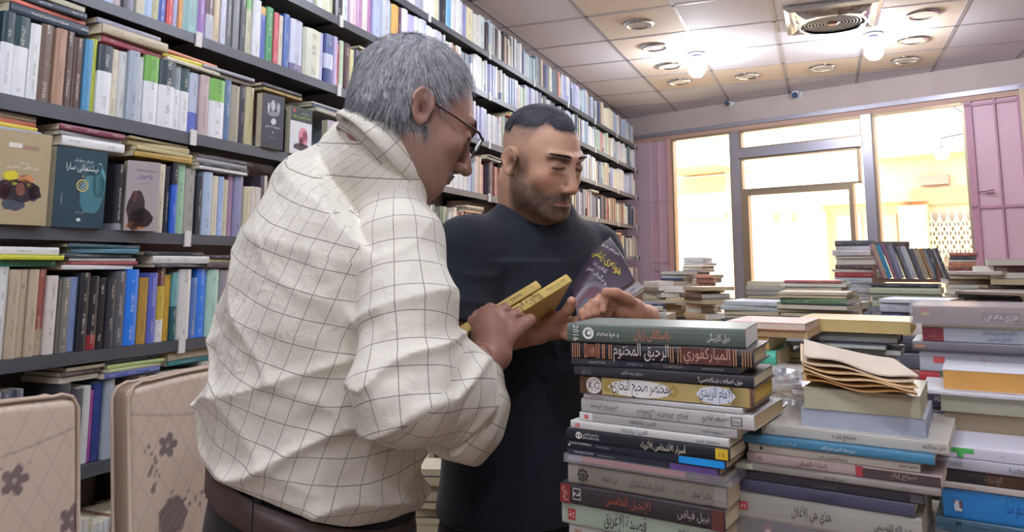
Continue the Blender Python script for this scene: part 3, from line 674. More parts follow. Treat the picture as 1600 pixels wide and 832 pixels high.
# ================================================================ COVERS SHOWN FACE-ON ON THE SHELVES
def face_book(px, row, w_, h, t, yaw, cover, spine, label, prints, xoff=.02, page='c9c0a8', wrap=False):
    """front cover towards the room; prints in cover coords: u from the left edge 0..w, v from the foot"""
    lo = onshelf(px, 300)[0]
    o = MB(); y, z = lo, ZS[row] + .003
    # local: cover plane faces +x, left edge (as seen) at y=0, spine at y=w
    M = Matrix.Translation((XF + xoff, y, z)) @ Matrix.Rotation(yaw, 4, 'Z') @ Matrix.Translation((-t / 2, w_, 0)) @ Matrix.Rotation(R(180), 4, 'Z')
    o = book_mb(w_, t, h, cover, None, page, False, .12, part='cover').build('cover_display_book', BOOKMATS, M=M)
    tag(o, label, 'book', 'books turned cover outward on the shelves')
    book_mb(w_, t, h, cover, None, page, False, .12, part='pages').build('page_block', BOOKMATS, o)
    # print frame in book-local coords: seen u runs from y=w (u=0) to y=0 (spine, u=w); plane x=-t/2
    b = MB()
    F = Matrix(((0, 0, -1, -t / 2 - .0006), (-1, 0, 0, w_), (0, 1, 0, 0), (0, 0, 0, 1)))
    for p in prints:
        if p[0] == 'R': b.poly([F @ Vector((u, v, 0)) for u, v in ((p[1], p[3]), (p[2], p[3]), (p[2], p[4]), (p[1], p[4]))], 0, lin(p[5]))
        elif p[0] == 'P': b.poly([F @ Vector((u, v, .0003)) for u, v in p[1]], 0, lin(p[2]))
        elif p[0] == 'O':
            _, u, v, r0, r1, c = p[:6]; n = 28
            for k in range(n):
                a0, a1 = 2 * math.pi * k / n, 2 * math.pi * (k + 1) / n
                b.poly([F @ Vector((u + r * math.cos(a), v + r * math.sin(a) * (p[6] if len(p) > 6 else 1), .0005)) for r, a in ((r0, a0), (r1, a0), (r1, a1), (r0, a1))], 0, lin(c))
        elif p[0] == 'T':
            add_text(b, p[1], F @ Matrix.Translation((p[2], p[3], .0007)), p[4], p[5], p[6] if len(p) > 6 else None)
        elif p[0] == 'S':     # mark on the spine: v0,v1,col
            b.poly([(x, -.125 * t, zz) for x, zz in ((-t * .3, p[1]), (t * .3, p[1]), (t * .3, p[2]), (-t * .3, p[2]))], 0, lin(p[3]))
    b.build('cover_lettering', M_['ink'], o); return o
def blob(cx, cy, rx, ry, n=14, jit=.15, seed=0):
    r_ = random.Random(seed); return [(cx + rx * math.cos(2 * math.pi * k / n) * r_.uniform(1 - jit, 1 + jit), cy + ry * math.sin(2 * math.pi * k / n) * r_.uniform(1 - jit, 1 + jit)) for k in range(n)]
face_book(-22, 4, .13, .235, .03, R(-10), 'b0a07e', '355', 'beige paperback turned cover outward with a dark patterned picture, at the left edge', [
    ('P', blob(.065, .125, .01, .006), 'b0a07e'), ('T', 'داستان', .07, .155, .006, 'efe9d8'), ('T', 'رۆژەکانی بەفرین', .065, .144, .009, 'efe9d8', .09), ('R', .03, .06, .192, .204, 'e0ddd2'), ('R', .063, .1, .19, .2, 'a08070'),
    ('P', blob(.06, .085, .055, .03, seed=3), '2a2228'), ('P', blob(.04, .12, .018, .014, seed=1), 'd8c834'), ('P', blob(.075, .115, .018, .012, seed=2), 'd08a58'), ('P', blob(.03, .082, .012, .02, seed=5), '8a4a60'), ('P', blob(.065, .088, .012, .016, seed=6), 'c98070'),
    ('P', blob(.095, .08, .014, .022, seed=7), '4a3a58'), ('P', blob(.05, .05, .03, .014, seed=8), '454a58'), ('P', blob(.05, .102, .006, .004, seed=9), 'f0e060'), ('P', blob(.085, .1, .006, .004, seed=10), 'f0e060')])
face_book(76, 4, .142, .215, .028, R(-6), '2c4450', '222', 'dark teal wrapped book turned cover outward with white title and a brass ring', [
    ('P', blob(.105, .1, .034, .07, seed=11), '3f7480'), ('P', blob(.12, .13, .02, .05, seed=12), '5a98a4'), ('P', blob(.09, .165, .04, .02, seed=13), '35545e'), ('T', 'میران سۆران', .075, .183, .008, 'd8dcdc', .06), ('T', 'نیشتمانی سارا', .072, .162, .018, 'f2f4f4', .09),
    ('O', .075, .115, .013, .017, 'c0b068'), ('O', .075, .115, .007, .0095, 'a9b0a8'), ('O', .075, .115, .0, .0035, '8a9a9c'), ('R', .0745, .0755, .065, .097, 'a9b8b8'), ('O', .075, .14, .001, .003, 'b0a058'),
    ('T', 'چاپی دووەم', .072, .042, .004, 'd0d4d4', .04), ('O', .07, .022, .0, .006, 'd0d4d8', .8), ('R', .02, .0215, .06, .09, 'b0b8b8')])
face_book(189, 4, .09, .205, .034, R(-24), 'aaa0a0', 'b9b0b4', 'greyish pink book turned half outward with a dark rider on its cover', [
    ('T', 'میخائیل لێرمۆنتۆف', .05, .178, .006, '3a2a2a', .06), ('T', 'پاڵەوان', .05, .158, .012, '3a4a98', .05), ('T', 'وەرگێڕانی', .05, .14, .005, '5a2a2a', .04),
    ('P', blob(.03, .06, .025, .06, seed=21), '3a2a30'), ('P', blob(.045, .04, .03, .03, seed=22), '2a2024'), ('P', blob(.03, .015, .025, .012, seed=23), 'b07040'), ('P', blob(.025, .1, .01, .016, seed=24), '6a4a4a'),
    ('S', .165, .18, 'd05a60'), ('S', .01, .04, '5a48b0')])
face_book(397, 5, .105, .20, .03, R(-8), '4a4b52', '333', 'dark grey book turned cover outward with pale figures on it', [
    ('P', blob(.05, .16, .012, .02, seed=31), 'b8bcc2'), ('P', blob(.03, .15, .006, .018, seed=32), 'c8ccd2'), ('P', blob(.075, .155, .008, .02, seed=33), 'a8acb2'), ('P', blob(.05, .13, .03, .01, seed=34), '8a8e96'), ('P', blob(.055, .1, .012, .012, seed=35), 'c8ccd2'),
    ('T', 'شەوێک لە تاران', .052, .08, .009, 'e8e8ea', .07), ('O', .052, .06, .0, .003, 'd8d8d8'), ('T', 'چاپی یەکەم', .052, .04, .005, 'b8b8c0', .05)])
face_book(443, 5, .12, .185, .026, R(-4), 'dcdde0', 'ccc', 'white book with a dark green head and a pink portrait, cover outward', [
    ('R', 0, .12, .128, .185, '33423f'), ('O', .018, .17, .0035, .0075, 'd85a50'), ('R', .028, .05, .168, .171, 'd85a50'), ('T', 'عەبدوڵا سەراج', .08, .162, .006, 'dcdcd8', .05), ('T', 'خودا و گەردوون و مرۆڤ', .06, .148, .011, 'c4cc48', .1),
    ('P', blob(.072, .07, .026, .038, jit=.05, seed=41), 'd88a9c'), ('P', blob(.08, .075, .014, .022, jit=.1, seed=42), 'b86a80'), ('P', blob(.065, .03, .045, .014, seed=43), '4a3a44'), ('P', blob(.062, .05, .012, .02, seed=44), '7a4a58')])
face_book(502, 5, .1, .17, .03, R(-4), 'b9b0b8', 'aaa', 'greyish lilac book with a rose picture, cover outward beside the pink portrait', [
    ('P', blob(.05, .12, .035, .025, seed=51), 'a0788c'), ('P', blob(.055, .08, .035, .03, seed=52), 'c0607c'), ('P', blob(.045, .06, .02, .02, seed=53), 'd8c8d0'), ('P', blob(.06, .13, .02, .012, seed=54), '5a4a58')])
b = book_mb(.13, .03, .19, '26282e', [(.1, '8a8c94'), (1, '26282e')], rnd=.3)
o = b.build('shelved_book', BOOKMATS, M=stand_M(onshelf(181, 300)[0], ZS[4] + .003, XF + .01)); tag(o, 'stout black wrapped book beside the dark teal cover on the fifth shelf', 'book', 'books standing on the fifth shelf down')
b = book_mb(.13, .022, .215, '27484c', [(.35, 'a06038'), (.6, '4a7474'), (1, '24484e')], rnd=.2)
o = b.build('shelved_book', BOOKMATS, M=stand_M(onshelf(66, 300)[0], ZS[4] + .003, XF - .01)); tag(o, 'teal and rust spined book right of the beige picture cover on the fifth shelf', 'book', 'books standing on the fifth shelf down')
# ================================================================ THE TABLE AND ITS STACKS
TZ = .75
PSI = R(-9)
for x0, x1, y0, y1, lb in ((-.37, 2.0, .72, 2.04, 'wooden front table under the neat book stacks'), (-1.0, 2.0, 2.08, 4.6, 'wooden rear table under the heaped books near the shop window')):
    tab = empty('display_table', ((x0 + x1) / 2, (y0 + y1) / 2, 0), 0, lb, 'table'); hx, hy = (x1 - x0) / 2, (y1 - y0) / 2
    b = MB(); b.box(-hx, hx, -hy, hy, TZ - .035, TZ); b.build('tabletop', M_['wood'], tab)
    for x in (-hx + .05, hx - .05):
        for y in (-hy + .05, hy - .05):
            b = MB(); b.box(x - .03, x + .03, y - .03, y + .03, 0, TZ - .035); b.build('leg', M_['wood'], tab)
FILL = MB()
def proj_x(p):
    v = Vector(p) - CAM; t = v.dot(Vector((-math.sin(YAW) * math.cos(PITCH), math.cos(YAW) * math.cos(PITCH), math.sin(PITCH))))
    return 800 + F_PX * v.dot(Vector((math.cos(YAW), math.sin(YAW), 0))) / t
def spine_print(o, t, L, rnd, items, name='spine_lettering'):
    b = MB(); y = -(rnd * t + .0005)
    def F(u, v, rot=0): return Matrix(((0, -1, 0, t / 2 - v * t), (0, 0, -1, y), (1, 0, 0, u * L), (0, 0, 0, 1))) @ Matrix.Rotation(R(rot), 4, 'Z')
    for p in items:
        if p[0] == 'T': add_text(b, p[1], F(p[2], p[3], p[7] if len(p) > 7 else 0) @ Matrix.Translation((0, 0, .0002)), p[4] * t, p[5], p[6] * L if len(p) > 6 and p[6] else None)
        elif p[0] == 'R':
            _, u0, u1, v0, v1, c = p; m = F((u0 + u1) / 2, (v0 + v1) / 2); a, e_ = (u1 - u0) * L / 2, (v1 - v0) * t / 2
            b.poly([m @ Vector(q) for q in ((-a, -e_, 0), (a, -e_, 0), (a, e_, 0), (-a, e_, 0))], 0, lin(c))
        elif p[0] == 'O':
            _, u, v, r0, r1, c = p[:6]; m = F(u, v); sx = p[6] if len(p) > 6 else 1; n = 30; lob = p[7] if len(p) > 7 else 0
            for k in range(n):
                a0, a1 = 2 * math.pi * k / n, 2 * math.pi * (k + 1) / n
                g = lambda r, a: m @ Vector((r * t * sx * math.cos(a) * (1 + lob * math.cos(8 * a)), r * t * math.sin(a) * (1 + lob * math.cos(8 * a)), .0001))
                b.poly([g(r0, a0), g(r1, a0), g(r1, a1), g(r0, a1)], 0, lin(c))
    if b.f: b.build(name, M_['ink'], o)
def stack(t0, items, group, psi=PSI, fill=True, name='stacked_book', w0=.165):
    """items from the TOP down: (x0, x1, yTop, yBottom, colour, label, opts) measured at the left end of each spine"""
    z = None; out = []
    for it in reversed(items):
        x0, x1, ya, yb, col, label = it[:6]; op = it[6] if len(it) > 6 else {}
        tt = t0 + op.get('dt', 0); p0 = at(x0, yb, tt); t = (yb - ya) * tt / F_PX * op.get('k', 1); ps = psi + op.get('yaw', 0)
        if z is None or op.get('free'): z = p0.z
        lo, hi = .02, .5
        for _ in range(40):
            m = (lo + hi) / 2
            if proj_x((p0.x + m * math.cos(ps), p0.y + m * math.sin(ps), p0.z)) < x1: lo = m
            else: hi = m
        L = lo; cx, cy = p0.x + L / 2 * math.cos(ps), p0.y + L / 2 * math.sin(ps); wd = op.get('w', min(w0, L * .72)); rn = op.get('rnd', .1)
        fl_ = op.get('edge', False)
        o = lying(cx, cy, z, L, t - .0006, wd, ps, col, label, group, op.get('bands'), op.get('page', 'd6cba8'), op.get('hard', False), name, tilt=op.get('tilt', 0), flip=fl_, rnd=rn)
        if op.get('print'): o.data.materials[0] = M_['cover_plain']; spine_print(o, t - .0006, L, rn, op['print'])
        if op.get('wrap'):
            M = o.matrix_basis; wb = MB(); e = .0015; wb.box(-t / 2 - e, t / 2 + e, -rn * t - e * 2, wd + .01, -.004, L + .012); ww = wb.build('clear_wrap', M_['wrap'], o)
            dsp = [Vector(v.co) for v in ww.data.vertices]
        out.append(o)
        if it is items[-1] and fill and z - TZ > .01:
            zz = TZ; n = max(1, round((z - TZ) / .035)); th = (z - TZ) / n
            for k in range(n):
                j = random.uniform(-.012, .012); M = Matrix.Translation((cx + j, cy, zz + th / 2)) @ Matrix.Rotation(ps + random.uniform(-.06, .06), 4, 'Z') @ Matrix.Translation((-L / 2, 0, 0)) @ LY
                FILL.add(book_mb(wd, th - .001, L * random.uniform(.9, 1), random.choice(PAL_LO), None, rnd=.1), M); zz += th
        z += t
    return out
D1, D2 = 'e9e7df', '2a2a2e'
red = 'b8343c'
stack(1.05, [
 (887, 1165, 496, 524, '57645a', 'olive-grey paperback with an orange title, topmost of the front stack', {'w': .13, 'yaw': R(8), 'page': 'ecebe6', 'print': [('T', '2016', .055, .5, .34, D1, None, -90), ('O', .13, .5, .2, .33, 'e6e8e4'), ('O', .135, .52, .0, .13, 'e6e8e4'), ('T', 'و. هیوا محەمەد', .245, .48, .3, D1, .13), ('T', 'یاساکانی ژیان', .5, .5, .52, 'd07a58', .2), ('T', 'دیل کارنیگی', .86, .5, .36, D1, .12)]}),
 (893, 1178, 526, 551, '25222a', 'black hardcover with gilt bands and ornate white calligraphy, second in the front stack', {'hard': True, 'yaw': R(6), 'rnd': .16, 'print':
   [('R', u, u + .005, .04, .96, 'c08a60') for u in (.012, .026, .04, .052, .085, .095, .155, .168, .19, .2, .228, .24, .572, .585, .612, .626, .9, .912, .945, .958, .972, .986)] + [('R', .63, .895, .02, .98, '5a302c'), ('O', .125, .5, .05, .4, '7a4838', 1.3), ('O', .125, .5, .0, .2, 'b08058', 1.2),
    ('T', 'الرحيق المختوم', .41, .5, .8, 'd0c4b8', .31), ('T', 'المباركفوري', .765, .5, .66, 'c8a08c', .24)]}),
 (893, 1156, 552, 563, '28292f', 'thin plain black book under the gilt-banded hardcover', {'yaw': R(6), 'bands': [(.3, '3a3c44'), (.5, '222a38'), (1, '34333a')]}),
 (897, 1178, 563, 579, '303036', 'black paperback with small white lettering, fourth in the front stack', {'yaw': R(4), 'print': [('T', 'جۆن ئەمانەت فیتگەنەسی؟', .83, .42, .42, D1, .23), ('T', 'ستیڤن چیف گرادی', .35, .55, .3, 'd0d0d0', .12), ('R', .05, .11, .1, .9, '3e3e46'), ('T', 'زن', .06, .4, .3, 'a0a0a0')]}),
 (908, 1179, 580, 608, '6a5040', 'brown and gold hardcover with two white cartouches of blue calligraphy', {'hard': True, 'yaw': R(3), 'rnd': .14, 'page': 'd8b860', 'print': [('R', .14, .98, .03, .97, 'b8a468'), ('R', .88, .99, .02, .98, '6a4a3a'), ('R', .0, .03, .02, .98, '5a3a2c'), ('R', .045, .11, .08, .92, '7a6040'), ('O', .09, .5, 0, .46, 'e6e0d8'), ('O', .09, .5, .28, .32, '7a6a80'), ('T', 'KC', .09, .5, .4, '5a4a68'),
   ('O', .37, .5, .0, .46, 'ecebe6', 4.0, 0), ('R', .25, .49, .1, .9, 'ecebe6'), ('T', 'مختصر صحيح البخاري', .37, .5, .68, '2c2e48', .33), ('O', .8, .5, .0, .45, 'd6dce4', 2.2, .04), ('R', .73, .87, .14, .86, 'd6dce4'), ('T', 'الإمام الزبيدي', .8, .5, .6, '2a3a5c', .18), ('O', .18, .5, .1, .3, 'a89048', 1, .2), ('O', .565, .5, .1, .3, 'a89048', 1, .2)]}),
 (912, 1160, 608, 616, 'c8c8c6', 'thin pale grey booklet under the brown and gold hardcover', {'print': [('T', 'سەرەتایەک', .1, .5, .5, '3a3a3a', .1)]}),
 (909, 1179, 616, 637, 'c3c2be', 'light grey paperback with upside-down black script and a boxed mark', {'page': 'c9b48c', 'w': .15, 'bands': [(.2, 'b4b4b0'), (.85, 'b9b8b4'), (1, 'c8c8c4')], 'print': [('T', 'سیستەمی کۆمەڵایەتی', .15, .45, .36, D2, .17, 180), ('T', 'عیلماڵ حەمەد کریم', .5, .45, .5, '6a6664', .3, 180), ('T', 'کەریم حوسێن', .8, .5, .4, D2, .15, 180), ('R', .88, .94, .2, .25, '3a3a3a'), ('R', .88, .94, .75, .8, '3a3a3a'), ('R', .88, .885, .2, .8, '3a3a3a'), ('R', .935, .94, .2, .8, '3a3a3a'), ('T', 'هەڵە', .91, .5, .3, '3a3a3a', .04)]}),
 (906, 1152, 637, 650, 'b0adaa', 'grey paperback with black Arabic title, the upper of two alike', {'bands': [(.09, 'd8d8d4'), (1, 'a8a5a2')], 'print': [('R', .035, .065, .25, .75, 'c86a68'), ('T', 'الغريزة والثقافة', .43, .5, .55, '2e2e30', .17), ('T', 'سيغموند فرويد', .86, .45, .42, '3a3a3c', .13)]}),
 (892, 1139, 651, 663, 'd0d0cc', 'white paperback with grey Arabic title, the lower of two alike', {'print': [('R', .035, .065, .25, .75, 'd07a74'), ('T', 'الغريزة والثقافة', .43, .5, .6, '5a5658', .17), ('T', 'سيغموند فرويد', .88, .45, .45, '3e3a3c', .14)]}),
 (886, 1140, 664, 682, '20232b', 'black book with white title and a yellow square in the front stack', {'print': [('O', .085, .5, .2, .3, D1), ('R', .08, .09, .3, .7, D1), ('T', 'مەکتەبەی ئەکادیمی', .165, .66, .24, D1, .11), ('T', 'DAR ALKOTOB', .165, .36, .2, D1, .11), ('T', 'أسرار الأشخاص الأثرياء', .62, .45, .55, 'e0d8c4', .27), ('R', .925, .995, .08, .92, 'dcb82c'), ('T', '٤٨', .96, .45, .4, '5a4a20', .05)]}),
 (886, 1134, 682, 694, '1d2432', 'black book with a bright blue label at its right end', {'print': [('T', 'DAVID COPPERFIELD', .1, .7, .26, D1, .15), ('T', 'Charles Dickens', .25, .62, .22, 'b8b8b8', .1), ('R', .73, .995, .1, .95, '1a9ae8'), ('O', .02, .4, .0, .14, D1)]}),
 (887, 1124, 694, 705, '262b38', 'slim black book with a purple end and tiny white lettering', {'print': [('T', 'THE SCARLET LETTER', .12, .55, .26, D1, .14), ('T', 'Nathaniel Hawthorne', .28, .5, .22, 'b8b8b8', .12), ('R', .7, .99, .03, .97, '5c4480')]}),
 (887, 1130, 705, 714, 'c9847c', 'salmon pink thin book in clear wrap in the front stack', {'wrap': True, 'bands': [(.1, 'a9a8b8'), (.78, 'c98078'), (1, '3a3c4a')]}),
 (905, 1120, 714, 719, '4a2530', 'very thin maroon booklet beneath the wrapped salmon one', {}),
 (889, 1137, 719, 749, '8d877c', 'taupe book with an emblem and black Arabic lettering', {'bands': [(.07, 'a09c90'), (.93, '8a8478'), (1, '98948a')], 'print': [('O', .105, .52, .2, .3, '33312f', 1, .14), ('O', .105, .5, .04, .12, '33312f'), ('T', 'خبر اختطاف', .285, .48, .3, '2a2826', .11), ('T', 'غابريال غارسيا ماركيز', .53, .48, .3, '3a3836', .22), ('T', '١٩٨٢', .73, .45, .2, '3a3836', .05), ('T', 'جائزة نوبل', .86, .48, .24, '2a2826', .12)]}),
 (877, 1133, 750, 779, '332f32', 'dark book with rust ends, an orange title and a boxed 2', {'print': [('R', .0, .07, .01, .99, '7c2c2a'), ('R', .93, .999, .01, .99, '5c322c'), ('T', 'لبنان', .035, .5, .28, 'd8c8bc', None, -90), ('R', .085, .14, .25, .3, 'c8c8c8'), ('R', .085, .14, .8, .85, 'c8c8c8'), ('R', .085, .088, .25, .85, 'c8c8c8'), ('R', .137, .14, .25, .85, 'c8c8c8'), ('T', '2', .113, .55, .42, 'dcdcdc', None, -90), ('T', 'الإنجيل الخامس', .44, .5, .48, 'a8583a', .28), ('T', 'نبيل فياض', .83, .48, .4, 'b8b0a8', .18)]}),
 (879, 1131, 782, 814, 'a2b09c', 'pale green book with a bold black Arabic title', {'rnd': .05, 'print': [('R', .045, .095, .2, .72, 'b03038'), ('T', 'كة', .07, .46, .3, 'dcd8cc', .04), ('T', 'قصيدة الإغريق', .42, .5, .62, '23231f', .27), ('T', 'سلمان حسن إبراهيم', .84, .68, .22, '33332f', .18), ('T', 'صالح', .84, .3, .3, '23231f', .1)]}),
 (891, 1140, 816, 850, 'c8c8c4', 'white book cut by the lower picture edge, under the pale green one', {'print': [('R', .04, .09, .4, .75, 'c89888')]}),
], 'books in the front left table stack', psi=R(-10), w0=.135)
stack(.985, [
 (1190, 1483, 656, 672, 'bdb8ac', 'off-white wide book with a small black title on top of the middle stack', {'page': 'cfc8b4', 'w': .2, 'rnd': .05, 'print': [('T', 'مجتمع يثرب', .47, .5, .55, '2a2a2a', .13), ('T', 'خليل عبدالكريم', .93, .5, .4, '3a3a3a', .11), ('T', 'كتاب', .06, .5, .3, '6a6a6a', .04)]}),
 (1160, 1460, 673, 686, '44809f', 'blue slim book in the middle stack', {'print': [('T', 'علي محمد رضا', .27, .5, .36, 'b8ccd8', .08), ('T', 'حين يمطر الحنين مدى العمر', .53, .5, .42, 'dce4e8', .18)]}),
 (1170, 1438, 687, 701, 'cbc5b6', 'cream slim book with a small black square in the middle stack', {'print': [('R', .075, .09, .35, .7, '2a2a2a'), ('T', 'حوار مع المتشددين في الغرب', .52, .3, .4, '3a3a3a', .18), ('T', 'محمود سليم', .94, .5, .4, '3a3a3a', .1)]}),
 (1168, 1474, 702, 718, 'b39d98', 'dusty pink book with a red and black end in the middle stack', {'print': [('O', .075, .48, .12, .2, '5a4a4a', 1, .2), ('T', 'إضاءة المنفى', .36, .45, .5, '2e2628', .16), ('R', .585, .62, .02, .98, 'a83a40'), ('R', .62, .99, .02, .85, '4a3c3c'), ('T', 'صباح إياد', .82, .5, .42, 'b8a898', .12)]}),
 (1141, 1470, 718, 727, '99948a', 'long grey-cream thin book in the middle stack', {'bands': [(.12, 'c8c8b4'), (1, '8f8a82')], 'print': [('T', 'ديوان القصائد', .53, .5, .5, '3a3836', .13), ('T', 'مختارات', .84, .5, .45, '4a4846', .08)]}),
 (1152, 1446, 728, 744, '3c3a42', 'charcoal book in the middle stack, above the dull violet one', {'print': [('T', 'العنصــار', .5, .4, .45, '6a6a70', .13), ('R', .93, .99, .1, .9, '5c5c60')]}),
 (1147, 1430, 744, 763, '4a4a60', 'dull violet book in the middle stack', {'print': [('T', 'المــــدن', .52, .5, .5, '3a3a50', .14)]}),
 (1143, 1443, 764, 803, 'a3a299', 'thick pale grey book with a red seal and black title in the middle stack', {'rnd': .05, 'page': 'c0b8a0', 'print': [('R', .05, .1, .3, .62, 'b03440'), ('T', 'كة', .075, .46, .2, 'd8d0c8', .04), ('T', 'هذي هي الأغلال', .45, .5, .38, '2a2a28', .21), ('T', 'عبد الله القصيمي', .86, .45, .28, '2a2a28', .18)]}),
 (1149, 1450, 805, 838, '353a44', 'dark wrapped book with upside-down gold capitals at the lower edge', {'wrap': True, 'print': [('R', .17, .22, .2, .85, '7a3a48'), ('O', .195, .5, .0, .14, 'd8b8b0'), ('T', 'THOUSAND SPLENDID', .5, .42, .42, 'c89a3a', .42, 180)]}),
], 'books in the middle table stack', psi=R(-10))
stack(.94, [
 (1466, 1640, 692, 709, 'd4d0dc', 'white glossy magazine with green flashes, top of the right corner stack', {'w': .2, 'rnd': .03, 'print': [('R', .1, .34, .5, .92, '4fb45a'), ('R', .18, .24, .08, .5, '4fb45a'), ('O', .05, .6, .0, .22, 'b04070'), ('T', 'IV', .6, .5, .3, 'a0a0a8')]}),
 (1464, 1700, 709, 727, 'b8b6c0', 'white book with small grey capitals, right corner stack', {'print': [('T', 'DRAG', .14, .5, .42, '74727c', .09), ('T', 'علامية', .55, .45, .5, '3a3038', .1)]}),
 (1479, 1700, 728, 749, '3a2e2c', 'dark brown book with white script, right corner stack', {'bands': [(.3, '34343a'), (1, '5c4030')], 'print': [('T', 'العــــرب', .35, .45, .45, 'b0a898', .13)]}),
 (1475, 1700, 750, 760, 'c4bcb4', 'thin cream book with red lettering, right corner stack', {'print': [('T', 'مختارات أدبية', .17, .5, .5, '9a5a54', .13)]}),
 (1475, 1700, 761, 806, '2a80c4', 'thick bright blue book with a small picture mark, right corner stack', {'rnd': .04, 'print': [('R', .085, .14, .25, .6, 'd8d8dc'), ('R', .08, .1, .5, .62, '7a4a78'), ('R', .12, .145, .35, .6, '8a3a50'), ('T', 'عام أحدًا', .52, .55, .36, '1c3c70', .12)]}),
 (1464, 1700, 806, 826, '3f6478', 'steel blue book near the lower right corner', {'print': [('R', .14, .18, .55, .85, '2a3a48'), ('T', 'مذكرات', .3, .6, .25, '2c4454', .1)]}),
 (1472, 1700, 827, 850, 'c4c4c4', 'white book cut by the lower picture edge, right corner stack', {'print': [('T', 'قلب', .12, .6, .4, '2a2a2a', .06)]}),
], 'books in the right corner table stack', psi=R(-10))
stack(.972, [
 (1256, 1440, 606, 638, 'b8b49a', 'cream book lying with its page edges forward, above the middle stack', {'edge': True, 'page': 'b4b096', 'w': .15}),
 (1252, 1449, 638, 667, 'a9b0bc', 'pale blue-grey book with page edges forward on the off-white wide book', {'edge': True, 'page': 'a6aebb', 'w': .15}),
], 'books set back over the middle stack', psi=R(-9), fill=False)
stack(1.19, [
 (1427, 1640, 476, 502, '7d6a62', 'thick brown book in clear wrap with a small flag and white script', {'wrap': True, 'rnd': .12, 'page': 'cfc4a8', 'w': .19, 'print': [('R', .07, .13, .62, .88, 'b04a44'), ('R', .07, .13, .5, .64, 'dcc460'), ('R', .075, .125, .42, .52, '8a9a70'), ('T', 'نوسینی مارف خەزنەدار', .34, .6, .2, 'b0a498', .2), ('R', .53, .8, .22, .72, '4e403c'), ('T', 'هزری مەدەنی', .665, .46, .4, 'ece8e0', .24)]}),
 (1440, 1650, 502, 508, 'c0b89c', 'thin cream book under the thick brown wrapped one', {}),
 (1442, 1650, 509, 531, 'b4bac4', 'pale blue-grey book with a maroon block and blue script', {'rnd': .04, 'print': [('R', .0, .17, .02, .98, '8a3440'), ('T', 'ژ ن', .08, .4, .2, 'd0b0a0', .06), ('T', 'یەکەم نەبەردی مەردان', .6, .66, .3, '3c4870', .26), ('T', 'ئەوانەی ماندوون', .6, .3, .26, '3c4870', .18)]}),
 (1426, 1640, 531, 545, '6e6a70', 'grey glossy book with an orange glint below the maroon-blocked one', {'print': [('R', .02, .1, .3, .6, 'b0805c')]}),  # the orange glint is a flat coloured patch on the spine
 (1438, 1650, 545, 577, 'b8bac6', 'white book with a red mark and red title in the right rear stack', {'rnd': .04, 'print': [('R', .11, .2, .4, .72, 'c85a58'), ('T', 'ساعة الأخير', .52, .45, .42, 'b04a54', .24)]}),
 (1438, 1650, 578, 597, '46705a', 'green book with a red end in the right rear stack', {'bands': [(.16, 'b83a40'), (1, '46705a')]}),
 (1440, 1650, 598, 604, 'd8d8dc', 'thin white sheet-like booklet under the green and red book', {}),
], 'books in the right rear stack', psi=R(-9))
stack(1.03, [
 (1474, 1700, 575, 606, 'd8c0a0', 'book with orange page edges and a white cover at the right edge', {'edge': True, 'page': 'd09c58', 'w': .12, 'bands': [(1, 'd8d8dc')]}),
 (1440, 1700, 607, 613, 'd4d4d8', 'thin white booklet under the orange-edged book', {'w': .14}),
 (1470, 1700, 613, 640, 'c4c2ac', 'big cream book with page edges forward near the right edge', {'edge': True, 'page': 'bdbda4', 'w': .17}),
 (1478, 1700, 641, 676, '9d8f76', 'broad tan book with page edges forward on the white magazine', {'edge': True, 'page': '9a8c72', 'w': .17}),
 (1470, 1700, 677, 688, 'c8ccc8', 'slim pale booklet under the broad tan book', {'w': .16, 'print': [('R', .05, .3, .3, .9, '58b060')]}),
], 'books above the right corner stack', psi=R(-9), fill=False)
stack(1.42, [
 (1245, 1424, 494, 513, 'c8b070', 'wide yellow-cream book with page edges forward, on top of the thin stack', {'edge': True, 'page': 'cdb67e', 'w': .18}),
 (1265, 1405, 514, 530, '4a4c54', 'dark dictionary with black thumb notches in its white page edge', {'edge': True, 'page': 'b8b8b4', 'hard': True}),
 (1228, 1384, 530, 537, '5c6470', 'thin book with white page edge under the thumb-notched dictionary', {'edge': True, 'page': 'b8bcb8'}),
 (1253, 1408, 538, 547, '34363e', 'black thin book with white page edge in the thin stack', {'edge': True, 'page': 'c0c0bc'}),
 (1225, 1392, 548, 558, '8a8470', 'olive-grey thin book with cream page edge in the thin stack', {'edge': True, 'page': 'c4c2a4'}),
 (1222, 1380, 559, 567, '2c2c34', 'black booklet with cream page edge, lowest of the thin stack', {'edge': True, 'page': 'b4b298'}),
], 'thin books stacked behind the middle stack', psi=R(-8))
stack(1.34, [
 (1135, 1258, 498, 509, 'dc9c94', 'salmon pink thin book with cream pages, behind the front stack', {'edge': True, 'page': 'dccbb8', 'w': .16}),
 (1150, 1262, 510, 522, 'd8b898', 'book with pale orange page edge behind the front stack', {'edge': True, 'page': 'd8bc90', 'w': .16}),
 (1158, 1202, 523, 544, 'd0a868', 'peach book end with a round emblem behind the front stack', {'w': .16, 'bands': [(.3, '2c3040'), (1, 'd0a868')], 'print': [('O', .65, .5, .1, .22, '5a4a38')]}),
 (1152, 1214, 545, 571, '4fae94', 'turquoise book behind the front stack', {'w': .16, 'rnd': .3, 'print': [('T', 'دیوان', .6, .6, .3, '2a6a5c', .3)]}),
 (1160, 1212, 572, 590, 'c4b496', 'tan page-edged book under the turquoise one', {'edge': True, 'page': 'c4b08a', 'w': .15}),
], 'books just behind the front left stack', psi=R(-8))
